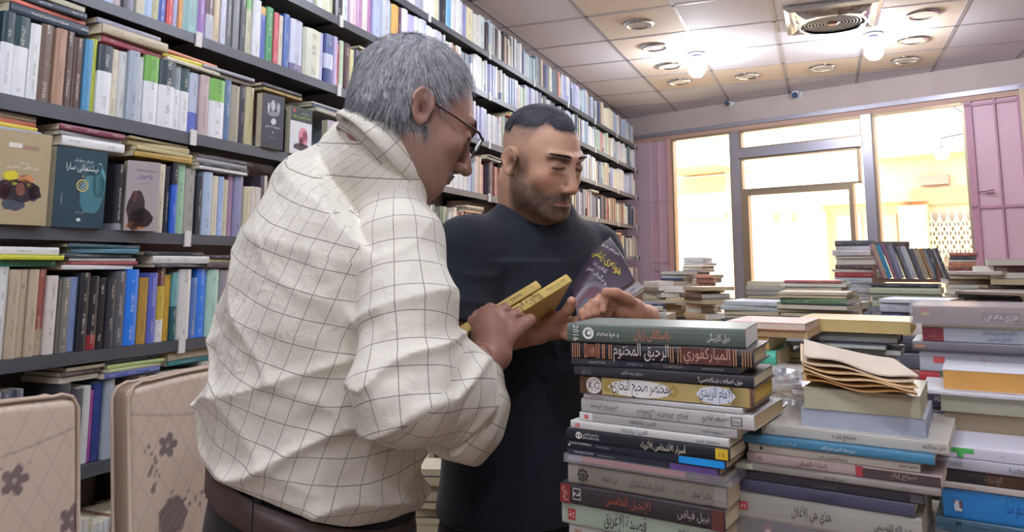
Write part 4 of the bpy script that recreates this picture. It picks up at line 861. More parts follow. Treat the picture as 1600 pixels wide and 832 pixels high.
stack(1.24, [
 (1178, 1252, 578, 596, 'c8c4c0', 'white book with a red dot right of the brown and gold hardcover', {'w': .12, 'print': [('O', .7, .5, .0, .25, 'c0404a'), ('T', 'ژیان', .3, .5, .3, '4a4a4a', .2)]}),
 (1182, 1240, 597, 632, 'cdb458', 'mustard cream thick book end beside the crumpled clear bag', {'w': .12, 'edge': True, 'page': 'c8b468'}),
], 'books right of the front left stack', psi=R(-8), fill=False)
# torn open book on top of the cream one, and the crumpled clear bag
def sheet_obj(name, pts_fn, nu, nv, m, label, cat, thick=0, col='e0cda8', parent=None):
    b = MB(); c = lin(col)
    for i in range(nu + 1):
        for j in range(nv + 1): b.v.append(tuple(pts_fn(i / nu, j / nv)))
    for i in range(nu):
        for j in range(nv): k = i * (nv + 1) + j; b.face((k, k + nv + 1, k + nv + 2, k + 1), 0, c)
    if thick:
        N = len(b.v); b.v += [(x, y, z - thick) for x, y, z in b.v[:N]]
        for f in list(b.f): b.face(tuple(N + q for q in reversed(f)), 0, c)
        ring = [i * (nv + 1) for i in range(nu + 1)] + [nu * (nv + 1) + j for j in range(1, nv + 1)] + [i * (nv + 1) + nv for i in range(nu - 1, -1, -1)] + [j for j in range(nv - 1, 0, -1)]
        for a, q in zip(ring, ring[1:] + ring[:1]): b.face((a, N + a, N + q, q), 0, c)
    o = b.build(name, m, parent, smooth=False)
    if label: tag(o, label, cat)
    return o
P00, P10, P01, P11 = at(1256, 610, .975), at(1434, 628, .885), at(1255, 580, 1.13), at(1395, 590, 1.04)
zt = at(1256, 606, .972).z + .0015
def op(k):
    def f(u, v):
        p = (P00.lerp(P10, u)).lerp(P01.lerp(P11, u), v); z = zt + .003 + .004 * k + .014 * (1 - u) ** 1.5 * (k / 5 + .3) + .003 * math.sin(9 * u + k) * (1 - v) + .004 * v
        return Vector((p.x + .004 * math.sin(3 * k), p.y + .003 * math.cos(5 * k), z))
    return f
e = empty('open_book', P00, 0, 'worn open book with curled yellowed pages lying on the cream book', 'book'); 
for k in range(6):
    o = sheet_obj('page', op(k), 24, 10, mat('yellowed_paper_%d' % k, ('d8a868', 'dcb47c', 'e0c090', 'dcb888', 'd8c0a0', 'cdbdaa')[k], .85, var=.15, scale=30), None, None, thick=.002, parent=e)
    o.data.transform(Matrix.Translation(-P00))
pb = at(1225, 615, 1.12); rr = random.Random(4)
vs = [(rr.gauss(0, 1), rr.gauss(0, 1), rr.gauss(0, 1)) for _ in range(160)]
b = MB(); n = 16
grid = []
for i in range(n + 1):
    for j in range(n + 1):
        a = 2 * math.pi * j / n; p_ = math.pi * i / n; k = 1 + rr.uniform(-.3, .3)
        b.v.append((.04 * k * math.sin(p_) * math.cos(a), .05 * k * math.sin(p_) * math.sin(a), .022 * k * math.cos(p_) + .001))
for i in range(n):
    for j in range(n): q = i * (n + 1) + j; b.face((q, q + n + 1, q + n + 2, q + 1), 0)
o = b.build('plastic_bag', M_['wrap'], loc=(pb.x - .002, pb.y + .01, pb.z + .006)); tag(o, 'crumpled clear plastic bag beside the mustard cream book', 'plastic bag')
# ---- farther stacks
def rstack(t0, x0, x1, yt, yb, n, pal, desc, edge=.5, psi=PSI, dt=.02, jit=4, w=.15, fill=True, mess=.12):
    hs = [random.uniform(.6, 1.5) for _ in range(n)]; s = sum(hs); y = yt; items = []; places = ['topmost', 'second', 'third', 'fourth', 'fifth', 'sixth', 'seventh', 'eighth', 'ninth', 'tenth', 'eleventh', 'twelfth', 'thirteenth', 'fourteenth']
    for i, h in enumerate(hs):
        yn = y + (yb - yt) * h / s; c = pal[i % len(pal)] if isinstance(pal, list) else random.choice(pal)
        items.append((x0 + random.uniform(-jit, jit), x1 + random.uniform(-jit, jit), y, yn, c, '%s book, %s from the top of %s' % (cname(c), places[i], desc) if i else '%s book on top of %s' % (cname(c), desc),
                      {'edge': random.random() < edge, 'page': random.choice(['cfc6ae', 'd8d4c8', 'c4b898', 'dcdcd8']), 'yaw': random.uniform(-mess, mess), 'w': w})); y = yn
    return stack(t0, items, 'books in ' + desc, psi=psi, fill=fill, w0=w)
rstack(1.95, 1130, 1215, 470, 497, 4, ['c8ccd0', 'b8c0bc', 'd4d8dc', '3c3844'], 'the white stack behind the front left stack', .4)
rstack(1.78, 1216, 1322, 456, 494, 6, ['d4b89c', '4a3640', '5e7c5c', '45486a', 'c8c098', '4c4a50'], 'the low green and navy stack', .4)
rstack(2.2, 1168, 1265, 440, 474, 5, ['c4b63a', 'b0aca0', 'a8a49c', '8a706c', 'b0a8a4'], 'the stack with the yellow spine', .3)
rstack(2.0, 1222, 1318, 438, 470, 5, ['a85a58', 'a8c0b4', 'c8c498', '5c5464', 'd4ccb4'], 'the stack under the rosy book', .5)
rstack(2.55, 1303, 1364, 377, 470, 13, ['50545e', 'c8c8cc', 'd4d0d4', 'a8606c', 'b8b0a4', '5c4c50', 'c0b8a8', 'a84850', 'b8c0cc', 'c4c8d0', 'c0c4cc', 'c8ccd0', 'd0d4dc'], 'the tall white tower', .35, w=.16)
rstack(2.5, 1366, 1425, 378, 398, 3, ['4a3a40', 'a86078', 'c8c0a8'], 'the curled magazines over the crate', .5, fill=False, psi=R(-4))
rstack(2.1, 1362, 1470, 444, 480, 4, ['2e3038', 'b8bca0', '8a9480', 'b0b498'], 'the stack under the crate', .3)
rstack(1.65, 1375, 1480, 467, 500, 3, ['c4c8d0', 'b4b8c4', '30386a'], 'the tilted white pair before the crate', .1)
rstack(2.6, 1482, 1560, 424, 476, 8, ['c4bcb4', '8a6c64', 'a89880', '3a3436', 'd0c8b8', '6c5850', 'b0a08c', '504440'], 'the left pile by the pink door', .6, mess=.45, psi=R(-14), jit=9)
rstack(2.5, 1545, 1625, 405, 478, 9, ['b89c84', '8a6a60', '2e3230', 'c0b49c', '5a4a44', '3c4840', 'a08c78', '4a3c38', 'c8b8a4'], 'the right pile by the pink door', .6, mess=.45, psi=R(-4), jit=9)
rstack(2.2, 1500, 1600, 455, 480, 4, ['a09080', '3c4a40', '5a5048', 'b8a890'], 'the low pile by the pink door', .5, mess=.5, psi=R(-20), jit=8)
rstack(2.9, 1484, 1524, 395, 424, 5, ['9a5c48', '2e3440', '3a4a68', 'b46a4c', '8a4a3c'], 'the small pile topped by a rusty book', .3, psi=R(-8), jit=2)
rstack(2.1, 1270, 1345, 472, 497, 3, ['d0ccb8', 'd8dcdc', 'b8c4c8'], 'the pale pile in front of the tower', .5)
# far left heap by the window
rstack(3.6, 1068, 1098, 403, 440, 9, ['a89a90', 'c8c4c8', 'b8b8bc', 'd0ccc8', 'a8a0a0', 'b0a49c', '988c88', 'a89c90', 'c0b4a8'], 'the slim tower on the left heap', .5, jit=1.5)
rstack(3.3, 1034, 1068, 424, 450, 5, ['6c8890', '3c4a68', '4a5478', 'b0a49c', 'c8b8a4'], 'the blue pile on the left heap', .2, jit=2)
rstack(3.5, 1088, 1112, 430, 495, 10, ['c89078', 'c08a74', 'b88470', 'a87868', 'c09080', '98746c', 'b08880', 'a07c74', '8a706c', 'b0948c'], 'the leaning pink-brown column', .3, jit=4)
rstack(3.0, 1000, 1032, 440, 495, 8, ['c8c0b4', 'a89888', 'd0c8b4', '8a7468', 'b8ac98', 'c4a888', 'b09c84', 'cbbfa8'], 'the far left heap', .7, mess=.6, psi=R(-20), jit=7, w=.14)
rstack(2.9, 1034, 1070, 452, 496, 7, ['b8b4a8', '6c6864', 'c8b494', 'd0b894', 'b09478', 'c0a884', 'd4c4a4'], 'the middle of the left heap', .6, mess=.6, psi=R(8), jit=8, w=.14)
rstack(2.8, 1066, 1098, 448, 497, 7, ['c09c7c', 'd0b08c', '7a5c50', '60484a', 'd8bc98', 'c8a880', 'd0b490'], 'the right of the left heap', .6, mess=.5, psi=R(-25), jit=7, w=.14)
rstack(2.6, 1000, 1040, 475, 500, 4, ['3c4a68', 'c8c0b0', '50505c', 'b8b0a4'], 'the front of the left heap', .4, mess=.5, psi=R(15), jit=6, w=.14)
# wooden crate with leaning books
cl = at(1366, 441, 2.2); cr_ = at(1470, 441, 2.13); ang = math.atan2(cr_.y - cl.y, cr_.x - cl.x); Lc = (cr_ - cl).length
crate = empty('book_crate', cl, ang, 'small brown wooden tray holding leaning paperbacks in front of the window', 'crate')
b = MB(); b.box(0, Lc, 0, .16, 0, .008); b.build('base', mat('crate_wood', '6e4a3e', .5, var=.2), crate)
for x in (0, Lc - .008): b = MB(); b.box(x, x + .008, 0, .16, .008, .05); b.build('side_panel', mat('crate_wood2', '74503f', .5, var=.2), crate)
x = .018; cols_ = ['a8788c', 'b89c7c', '3f8aa8', 'b07088', '5a5c68', '84889c', '444850', '6c7078', 'b8bcc4', '44485a', '585c66', 'a89a84', 'b88a5c', '7a8088', '50545c', 'a0a4a8', '3c4048']
nc = {}
for i, c in enumerate(cols_):
    t = .0095 + .004 * ((i * 7) % 3 - 1); h = .105 - .001 * i if i < 10 else .09
    M = Matrix.Translation(cl) @ Matrix.Rotation(ang, 4, 'Z') @ Matrix.Translation((x + .008, .02, .0105)) @ Matrix.Rotation(R(-16), 4, 'Y')
    o = book_mb(.1, t, h, c, rnd=.1).build('leaning_book', BOOKMATS, M=M); cn = cname(c); pv = cname(cols_[i - 1]) if i else 'none'
    nc[cn] = nc.get(cn, 0) + 1
    tag(o, '%s paperback leaning in the wooden tray, %s' % (cn, ordn(i + 1) + ' from the left' if i else 'leftmost'), 'book', 'paperbacks leaning in the tray'); x += t / math.cos(R(16)) + .0006
o = FILL.build('buried_stack_books', BOOKMATS); tag(o, 'books packed underneath the visible stacks on the table', 'books', kind='stuff')
# ================================================================ FIGURES: smooth implicit surfaces turned into one mesh
A_ = lambda v: np.array(v, dtype=np.float32)
def smin(a, b, k): h = np.maximum(k - np.abs(a - b), 0) / k; return np.minimum(a, b) - h * h * k * .25
def smax(a, b, k): return -smin(-a, -b, k)
def cap(p, a, b, ra, rb):
    a, b = A_(a), A_(b); ab = b - a; h = np.clip(((p - a) @ ab) / (ab @ ab), 0, 1); q = p - a - h[:, None] * ab
    return np.sqrt((q * q).sum(1)) - (ra + (rb - ra) * h)
def ell(p, c, r, Rm=None):
    q = p - A_(c)
    if Rm is not None: q = q @ A_(Rm)          # columns of Rm = local axes
    r = A_(r); k0 = np.sqrt(((q / r) ** 2).sum(1)); k1 = np.sqrt(((q / (r * r)) ** 2).sum(1)) + 1e-9
    return k0 * (k0 - 1) / k1
def chain(p, pts, rad, k=.01):
    d = None
    for i in range(len(pts) - 1):
        e = cap(p, pts[i], pts[i + 1], rad[i], rad[i + 1]); d = e if d is None else smin(d, e, k)
    return d
def tubeE(p, nodes, lat, fwd):
    """elliptic tube: nodes [(centre, r_lateral, r_depth)]; returns distance, parameter along, lateral and depth offsets"""
    best = np.full(len(p), 1e9, np.float32); S = np.zeros(len(p), np.float32); LA = S.copy(); DE = S.copy(); D = S.copy()
    for i in range(len(nodes) - 1):
        a, b = A_(nodes[i][0]), A_(nodes[i + 1][0]); ab = b - a; h = np.clip(((p - a) @ ab) / (ab @ ab), 0, 1); q = p - a - h[:, None] * ab
        dd = (q * q).sum(1); m = dd < best
        ra = nodes[i][1] + (nodes[i + 1][1] - nodes[i][1]) * h; rb = nodes[i][2] + (nodes[i + 1][2] - nodes[i][2]) * h
        ax = ab / np.sqrt(ab @ ab); l_ = lat - (lat @ ax) * ax; l_ = l_ / np.sqrt(l_ @ l_); f_ = np.cross(l_, ax); f_ = f_ if f_ @ fwd > 0 else -f_; la, de, al = q @ l_, q @ f_, q @ ax
        kk = np.sqrt((la / ra) ** 2 + (de / rb) ** 2 + (al / np.minimum(ra, rb)) ** 2); d = (kk - 1) * np.minimum(ra, rb)
        best = np.where(m, dd, best); S = np.where(m, i + h, S); LA = np.where(m, la, LA); DE = np.where(m, de, DE); D = np.where(m, d, D)
    return D, S, LA, DE
_T = RNG.random((32, 32, 32)).astype(np.float32)
def noise3(p, f=1.0):
    q = p * f; i = np.floor(q).astype(np.int64); t = q - i; t = t * t * (3 - 2 * t); i &= 31; j = (i + 1) & 31
    x0, y0, z0, x1, y1, z1 = i[:, 0], i[:, 1], i[:, 2], j[:, 0], j[:, 1], j[:, 2]; a, b, c = t[:, 0], t[:, 1], t[:, 2]
    L = lambda u, v, w_: u + (v - u) * w_
    return L(L(L(_T[x0, y0, z0], _T[x1, y0, z0], a), L(_T[x0, y1, z0], _T[x1, y1, z0], a), b), L(L(_T[x0, y0, z1], _T[x1, y0, z1], a), L(_T[x0, y1, z1], _T[x1, y1, z1], a), b), c) * 2 - 1
def surf(f, lo, hi, h, B=8):
    lo, hi = A_(lo), A_(hi); nb = np.ceil((hi - lo) / (h * B)).astype(int); n = nb * B + 1
    g = np.stack(np.meshgrid(*[np.arange(k) for k in nb], indexing='ij'), -1).reshape(-1, 3)
    dc = f((lo + (g + .5) * h * B).astype(np.float32)); keep = np.abs(dc) < h * B * 1.25 + .012
    D = np.ones(tuple(n), np.float32)
    sgn = np.where(dc < 0, -1, 1).reshape(tuple(nb)); D[:-1, :-1, :-1] = np.repeat(np.repeat(np.repeat(sgn, B, 0), B, 1), B, 2)
    gk = g[keep]; o = np.stack(np.meshgrid(*[np.arange(B + 1)] * 3, indexing='ij'), -1).reshape(-1, 3)
    for s in range(0, len(gk), 400):
        idx = (gk[s:s + 400, None, :] * B + o[None]).reshape(-1, 3); v = f((lo + idx * h).astype(np.float32)); D[idx[:, 0], idx[:, 1], idx[:, 2]] = v
    I = D < 0; cnt = np.zeros(tuple(n - 1), np.int8)
    for a in (0, 1):
        for b in (0, 1):
            for c in (0, 1): cnt += I[a:n[0] - 1 + a, b:n[1] - 1 + b, c:n[2] - 1 + c]
    act = (cnt > 0) & (cnt < 8); ci = np.argwhere(act); vid = -np.ones(tuple(n - 1), np.int64); vid[act] = np.arange(len(ci))
    acc = np.zeros((len(ci), 3), np.float64); num = np.zeros(len(ci))
    cor = [(a, b, c) for a in (0, 1) for b in (0, 1) for c in (0, 1)]
    for u in cor:
        for ax in range(3):
            if u[ax]: continue
            w_ = list(u); w_[ax] = 1
            d0 = D[ci[:, 0] + u[0], ci[:, 1] + u[1], ci[:, 2] + u[2]]; d1 = D[ci[:, 0] + w_[0], ci[:, 1] + w_[1], ci[:, 2] + w_[2]]
            m = (d0 < 0) != (d1 < 0); t = np.where(m, d0 / np.where(m, d0 - d1, 1), 0); q = np.zeros((len(ci), 3)); q += np.array(u); q[:, ax] += t
            acc[m] += q[m]; num[m] += 1
    V = lo + (ci + acc / num[:, None]) * h; F = []
    for ax in range(3):
        b, c = (ax + 1) % 3, (ax + 2) % 3; sl0 = [slice(1, n[i] - 1) for i in range(3)]; sl1 = list(sl0); sl0[ax] = slice(0, n[ax] - 1); sl1[ax] = slice(1, n[ax])
        A0, A1 = I[tuple(sl0)], I[tuple(sl1)]; e = np.argwhere(A0 != A1); off = np.array([1, 1, 1]); off[ax] = 0; e = e + off; fl = I[e[:, 0], e[:, 1], e[:, 2]]
        def vv(db, dc_): q = e.copy(); q[:, b] -= db; q[:, c] -= dc_; return vid[q[:, 0], q[:, 1], q[:, 2]]
        Q = np.stack([vv(0, 0), vv(1, 0), vv(1, 1), vv(0, 1)], 1); Q[~fl] = Q[~fl][:, ::-1]; F.append(Q)
    F = np.concatenate(F); F = F[(F >= 0).all(1)]; return V, F
def arr_obj(name, V, F, mats, parent=None, col=None, uv=None, mi=None, smooth=True, origin=None):
    V = np.asarray(V, np.float64)
    if origin is not None: V = V - np.array(origin)
    me = bpy.data.meshes.new(name); me.vertices.add(len(V)); me.vertices.foreach_set('co', V.ravel()); k = F.shape[1]
    me.loops.add(F.size); me.loops.foreach_set('vertex_index', F.ravel()); me.polygons.add(len(F)); me.polygons.foreach_set('loop_start', np.arange(0, F.size, k)); me.polygons.foreach_set('loop_total', np.full(len(F), k))
    for m in (mats if isinstance(mats, (list, tuple)) else [mats]): me.materials.append(m)
    if mi is not None: me.polygons.foreach_set('material_index', mi)
    if col is not None:
        ca = me.color_attributes.new('col', 'FLOAT_COLOR', 'POINT'); ca.data.foreach_set('color', np.concatenate([col, np.ones((len(V), 1))], 1).astype(np.float32).ravel())
    if uv is not None:
        ca = me.attributes.new('cloth', 'FLOAT_VECTOR', 'POINT'); ca.data.foreach_set('vector', uv.astype(np.float32).ravel())
    me.update(calc_edges=True); me.polygons.foreach_set('use_smooth', [smooth] * len(F)); me.validate()
    return link(name, me, parent)
def multi(fs):
    """several resolutions of one continuous figure joined in one mesh"""
    V, F = [], []; n = 0
    for v, f in fs: V.append(v); F.append(f + n); n += len(v)
    return np.concatenate(V), np.concatenate(F)
# camera-aligned horizontal axes, used only to describe poses
RX = np.array([math.cos(YAW), math.sin(YAW), 0]); FY = np.array([-math.sin(YAW), math.cos(YAW), 0]); UZ = np.array([0, 0, 1.])
P_ = lambda x, y, t: np.array(at(x, y, t))
def frame(yaw, pitch=0, roll=0):
    """facing direction: yaw from image-right towards away; pitch down; columns left, forward, up"""
    f = RX * math.cos(yaw) + FY * math.sin(yaw); l = np.cross(UZ, f); fwd = f * math.cos(pitch) - UZ * math.sin(pitch); up = np.cross(fwd, -l) * 1.0
    up = np.cross(fwd, l) * -1; up = np.cross(l, fwd) * -1 if (np.cross(l, fwd) @ UZ) < 0 else np.cross(l, fwd)
    l2 = l * math.cos(roll) + up * math.sin(roll); up2 = np.cross(fwd, l2); up2 = up2 if up2 @ UZ > 0 else -up2
    return np.stack([l2, fwd, up2], 1)
def head_sdf(p, o):
    s_ = o.get('scale', 1); p = p / s_; cz = o.get('short', 1)
    if cz != 1: p = p.copy(); p[:, 2] = np.where(p[:, 2] < .01, .01 + (p[:, 2] - .01) / cz, p[:, 2])
    return head_sdf0(p, o) * s_ * (cz if cz < 1 else 1)
def head_sdf0(p, o):
    """p in the head's own frame: x left, y forward, z up"""
    q = p.copy(); q[:, 0] = np.abs(q[:, 0]); jw = o.get('jaw', 1)
    d = smin(ell(q, (0, -.016, .042), (.075, .093, .082)), ell(q, (0, .026, -.008), (.066, .068, .088)), .03)
    d = smin(d, ell(q, (0, .034, -.066), (.050 * jw, .052, .044)), .03)
    d = smin(d, cap(q, (.049 * jw, .006, -.052), (.022, .072, -.094), .017, .017), .025)
    d = smin(d, ell(q, (0, .081, -.099), (.02, .015, .014)), .018)
    d = smin(d, ell(q, (.040, .061, -.020), (.023, .02, .02)), .02)
    d = smin(d, cap(q, (.010, .092, .031), (.047, .076, .033), .0085, .007), .012)
    d = smax(d, -ell(q, (.030, .103, .011), (.018, .015, .012)), .010)
    d = smin(d, ell(q, (.031, .0805, .010), (.0155, .0125, .0125)), .003)
    d = smin(d, cap(q, (.018, .0925, .013), (.044, .083, .013), .0022, .0018), .003)       # upper lid edge
    d = smin(d, cap(q, (.02, .09, -.002), (.042, .082, -.001), .004, .003), .008)             # lower lid bag
    ns = o.get('nose', 1)
    d = smin(d, cap(q, (0, .087, .026), (0, .088 + .026 * ns, -.028), .0075, .0115), .012)
    d = smin(d, ell(q, (0, .089 + .026 * ns, -.033), (.0115, .012, .0105)), .006)
    d = smin(d, ell(q, (.0135, .102, -.037), (.0085, .011, .0085)), .005)
    d = smax(d, -ell(q, (.0065, .113, -.0445), (.0035, .006, .004)), .003)
    d = smin(d, ell(q, (0, .078, -.064), (.03, .021, .024)), .014)
    d = smin(d, cap(q, (0, .1, -.061), (.022, .087, -.065), .0048, .0025), .004)
    d = smin(d, cap(q, (0, .0985, -.0705), (.018, .088, -.0705), .0055, .0035), .004)
    d = smax(d, -cap(q, (0, .107, -.0655), (.025, .09, -.067), .0018, .0012), .002)
    d = smax(d, -cap(q, (.02, .1, -.036), (.033, .088, -.062), .0025, .002), .008)           # nasolabial fold
    # ear
    e = (q - A_((.0775, -.010, -.004))) * 1.12; ca, sa = math.cos(.22), math.sin(.22); ey = e[:, 1] * ca + e[:, 2] * sa; ez = -e[:, 1] * sa + e[:, 2] * ca; ex = e[:, 0] - .22 * np.maximum(-ey, 0) * 2.2
    yy = ey / np.where(ez > 0, .019, .0155 - .0 * ez); zz = ez / .031; rr_ = np.sqrt(yy * yy + zz * zz); ring = np.sqrt(((rr_ - 1) * .019) ** 2 + (ex - .004) ** 2) - .0036
    plate = np.maximum((rr_ - 1) * .017, np.abs(ex - .0000) - .0035); lobe = ell(np.stack([ex, ey, ez], 1), (.002, .004, -.028), (.0045, .009, .009))
    tr = ell(np.stack([ex, ey, ez], 1), (.003, .0145, -.004), (.0045, .005, .008)); anti = np.sqrt(((np.sqrt((ey / .010 + .15) ** 2 + ((ez + .001) / .02) ** 2) - 1) * .012) ** 2 + (ex - .003) ** 2) - .0022
    ear = smin(smin(smin(smin(ring, plate, .004), lobe, .006), tr, .003), anti, .003); ear = smax(ear, -ell(np.stack([ex, ey, ez], 1), (.0055, .004, -.004), (.0062, .009, .013)), .003); d = smin(d, ear, .004)
    return d
def skin_cols(q, base, o):
    """skin colours from the head frame: lips, brows, stubble, cheeks, painted eye and ear shade"""
    s_ = o.get('scale', 1); q = q / s_; cz = o.get('short', 1)
    if cz != 1: q = q.copy(); q[:, 2] = np.where(q[:, 2] < .01, .01 + (q[:, 2] - .01) / cz, q[:, 2])
    x = np.abs(q[:, 0]); y, z = q[:, 1], q[:, 2]; c = np.tile(np.array(lin(base)), (len(q), 1)); n1 = noise3(q.astype(np.float32), 60) * .5 + noise3(q.astype(np.float32), 170) * .5
    c *= (1 + .07 * n1)[:, None]
    def mix(m, col, k=1): m = np.clip(m, 0, 1)[:, None] * k; c[:] = c * (1 - m) + np.array(lin(col)) * m
    g = lambda cx, cy, cz, s: np.exp(-(((x - cx) ** 2 + (y - cy) ** 2 + (z - cz) ** 2) / (s * s)))
    mix(g(.04, .07, -.02, .022), o.get('cheek', 'b9705a'), .35); mix(g(0, .116, -.033, .016), o.get('cheek', 'b9705a'), .35)
    lip = np.maximum(1 - np.abs((z + .066) / .0085) ** 3, 0) * (x < .024) * (y > .086); mix(lip, o.get('lip', '9a5f55'), .8)
    mix((np.exp(-((z + .0657) / .0016) ** 2)) * (x < .024) * (y > .086), '4a2a26', .8)
    if o.get('stubble'):
        s = np.clip((-.030 - z + .25 * np.maximum(.05 - y, 0)) / .02, 0, 1) * np.clip((y + .012) / .02, 0, 1) * (1 - np.clip((lip), 0, 1))
        s *= 1 - np.exp(-((x - .036) ** 2 + (z + .035) ** 2 + (y - .08) ** 2) / .00022); side = np.clip((x - .055) / .008, 0, 1) * np.clip((.03 - z) / .03, 0, 1) * np.clip((y + .008) / .012, 0, 1) * np.clip((.045 - y) / .02, 0, 1)
        mo = np.clip((-.044 - z) / .004, 0, 1) * np.clip((z + .064) / .003, 0, 1) * np.clip((.03 - x) / .006, 0, 1) * (y > .08); s = np.maximum(s, mo)
        mix(np.clip(np.maximum(s, side * .8) * (.85 + .25 * n1), 0, 1), o['stubble'], o.get('stk', .6))
    br = np.exp(-((z - o.get('bz', .0345) - .10 * (x - .03) + 9 * (x - .03) ** 2) / o.get('bw', .0062)) ** 2) * np.clip((x - .008) / .006, 0, 1) * np.clip((.055 - x) / .008, 0, 1) * (y > .06)
    mix(br * (.8 + .4 * n1), o.get('brow', '2a2422'), .95)
    lid = np.exp(-((z - .0065) / .0028) ** 2) * (np.abs(x - .031) < .0145) * (y > .07); mix(lid, '1c1412', .95)
    mix(g(.031, .09, .012, .019), '5c3c34', .5)  # shade of the eye sockets painted into the skin
    mix(np.exp(-((x - .0065) ** 2 + (z + .0445) ** 2) / .000012) * (y > .1), '3a1c18', .8)
    mix(np.exp(-(((y + .006) ** 2 + (z + .006) ** 2) / .00016)) * (x > .074) * (x < .086), '5a2e26', .7)  # shadow in the bowl of the ear, painted as darker skin
    return c
def skinmat(name, rough=.5):
    m, n, l, b = newmat(name); a = n.new('ShaderNodeVertexColor'); a.layer_name = 'col'; l.new(a.outputs[0], b.inputs['Base Color']); b.inputs['Roughness'].default_value = rough
    b.inputs['Subsurface Weight'].default_value = .12; b.inputs['Subsurface Radius'].default_value = (.008, .003, .0015); b.inputs['Subsurface Scale'].default_value = 1; b.inputs['Specular IOR Level'].default_value = .4
    tc = n.new('ShaderNodeTexCoord'); v = n.new('ShaderNodeTexVoronoi'); v.inputs['Scale'].default_value = 420; l.new(tc.outputs['Object'], v.inputs['Vector']); bp = n.new('ShaderNodeBump'); bp.inputs['Strength'].default_value = .12; bp.inputs['Distance'].default_value = .001
    l.new(v.outputs['Distance'], bp.inputs['Height']); l.new(bp.outputs[0], b.inputs['Normal']); return m
def strands(name, roots, dirs, nrm, lens, wid, colf, mats, parent, lift=.25, seg=3, clump=.0):
    """short hair strands as thin triangular ribbons bending along the scalp"""
    n = len(roots); V = []; side = np.cross(dirs, nrm); side /= np.linalg.norm(side, axis=1)[:, None] + 1e-9; cols = []
    for s in range(seg + 1):
        u = s / seg; c = roots + dirs * (lens * u)[:, None] + nrm * (lift * lens * (u - .55 * u * u))[:, None]; w_ = (wid * (1 - u * .85))[:, None]
        V += [c - side * w_, c + side * w_]
    V = np.stack(V, 1); base = np.arange(n)[:, None] * (2 * (seg + 1)); F = np.concatenate([base + np.array([[2 * s, 2 * s + 1, 2 * s + 3, 2 * s + 2]]) for s in range(seg)])
    col = np.repeat(colf[:, None, :], 2 * (seg + 1), 1).reshape(-1, 3)
    return arr_obj(name, V.reshape(-1, 3), F, mats, parent, col=col)
def hairmat(name, rough=.7):
    m, n, l, b = newmat(name); a = n.new('ShaderNodeVertexColor'); a.layer_name = 'col'; l.new(a.outputs[0], b.inputs['Base Color']); b.inputs['Roughness'].default_value = rough; b.inputs['Specular IOR Level'].default_value = .35; return m
def clothmat(name, base, line=None, pu=.032, pv=.036, lw=.02, rough=.8, weave=900, bump=.5):
    m, n, l, b = newmat(name); b.inputs['Roughness'].default_value = rough; b.inputs['Specular IOR Level'].default_value = .2; b.inputs['Sheen Weight'].default_value = .15
    at_ = n.new('ShaderNodeAttribute'); at_.attribute_name = 'cloth'; tc = n.new('ShaderNodeTexCoord')
    ns = n.new('ShaderNodeTexNoise'); ns.inputs['Scale'].default_value = 7; l.new(tc.outputs['Object'], ns.inputs['Vector'])
    c = lin(base); mx0 = n.new('ShaderNodeMix'); mx0.data_type = 'RGBA'; mx0.inputs['A'].default_value = (*[x * .93 for x in c], 1); mx0.inputs['B'].default_value = (*[min(1, x * 1.05) for x in c], 1)
    l.new(ns.outputs['Fac'], mx0.inputs['Factor']); out = mx0.outputs['Result']
    def M(op, x, y=None):
        k = n.new('ShaderNodeMath'); k.operation = op
        for i, q in enumerate((x, y)):
            if q is None: continue
            if isinstance(q, (int, float)): k.inputs[i].default_value = q
            else: l.new(q, k.inputs[i])
        return k.outputs[0]
    if line:
        sp = n.new('ShaderNodeSeparateXYZ'); l.new(at_.outputs['Vector'], sp.inputs[0])
        w1 = n.new('ShaderNodeTexNoise'); w1.inputs['Scale'].default_value = 18; l.new(tc.outputs['Object'], w1.inputs['Vector'])
        wob = M('MULTIPLY', M('SUBTRACT', w1.outputs['Fac'], .5), .06)
        fu = M('ABSOLUTE', M('SUBTRACT', M('FRACT', M('ADD', M('DIVIDE', sp.outputs[0], pu), wob)), .5)); fv = M('ABSOLUTE', M('SUBTRACT', M('FRACT', M('ADD', M('DIVIDE', sp.outputs[1], pv), wob)), .5))
        g = M('MAXIMUM', M('LESS_THAN', fu, lw), M('LESS_THAN', fv, lw)); mx = n.new('ShaderNodeMix'); mx.data_type = 'RGBA'; l.new(M('MULTIPLY', g, .72), mx.inputs['Factor']); l.new(out, mx.inputs['A']); mx.inputs['B'].default_value = (*lin(line), 1); out = mx.outputs['Result']
    l.new(out, b.inputs['Base Color'])
    n1 = n.new('ShaderNodeTexNoise'); n1.inputs['Scale'].default_value = weave; l.new(tc.outputs['Object'], n1.inputs['Vector'])
    n2 = n.new('ShaderNodeTexNoise'); n2.inputs['Scale'].default_value = 28; n2.inputs['Detail'].default_value = 3; n2.inputs['Distortion'].default_value = 1.2; l.new(tc.outputs['Object'], n2.inputs['Vector'])
    hh = M('ADD', M('MULTIPLY', n1.outputs['Fac'], .12), n2.outputs['Fac']); bp = n.new('ShaderNodeBump'); bp.inputs['Strength'].default_value = bump; bp.inputs['Distance'].default_value = .006; l.new(hh, bp.inputs['Height']); l.new(bp.outputs[0], b.inputs['Normal'])
    return m
def bounds(f, lo, hi): return lo, hi
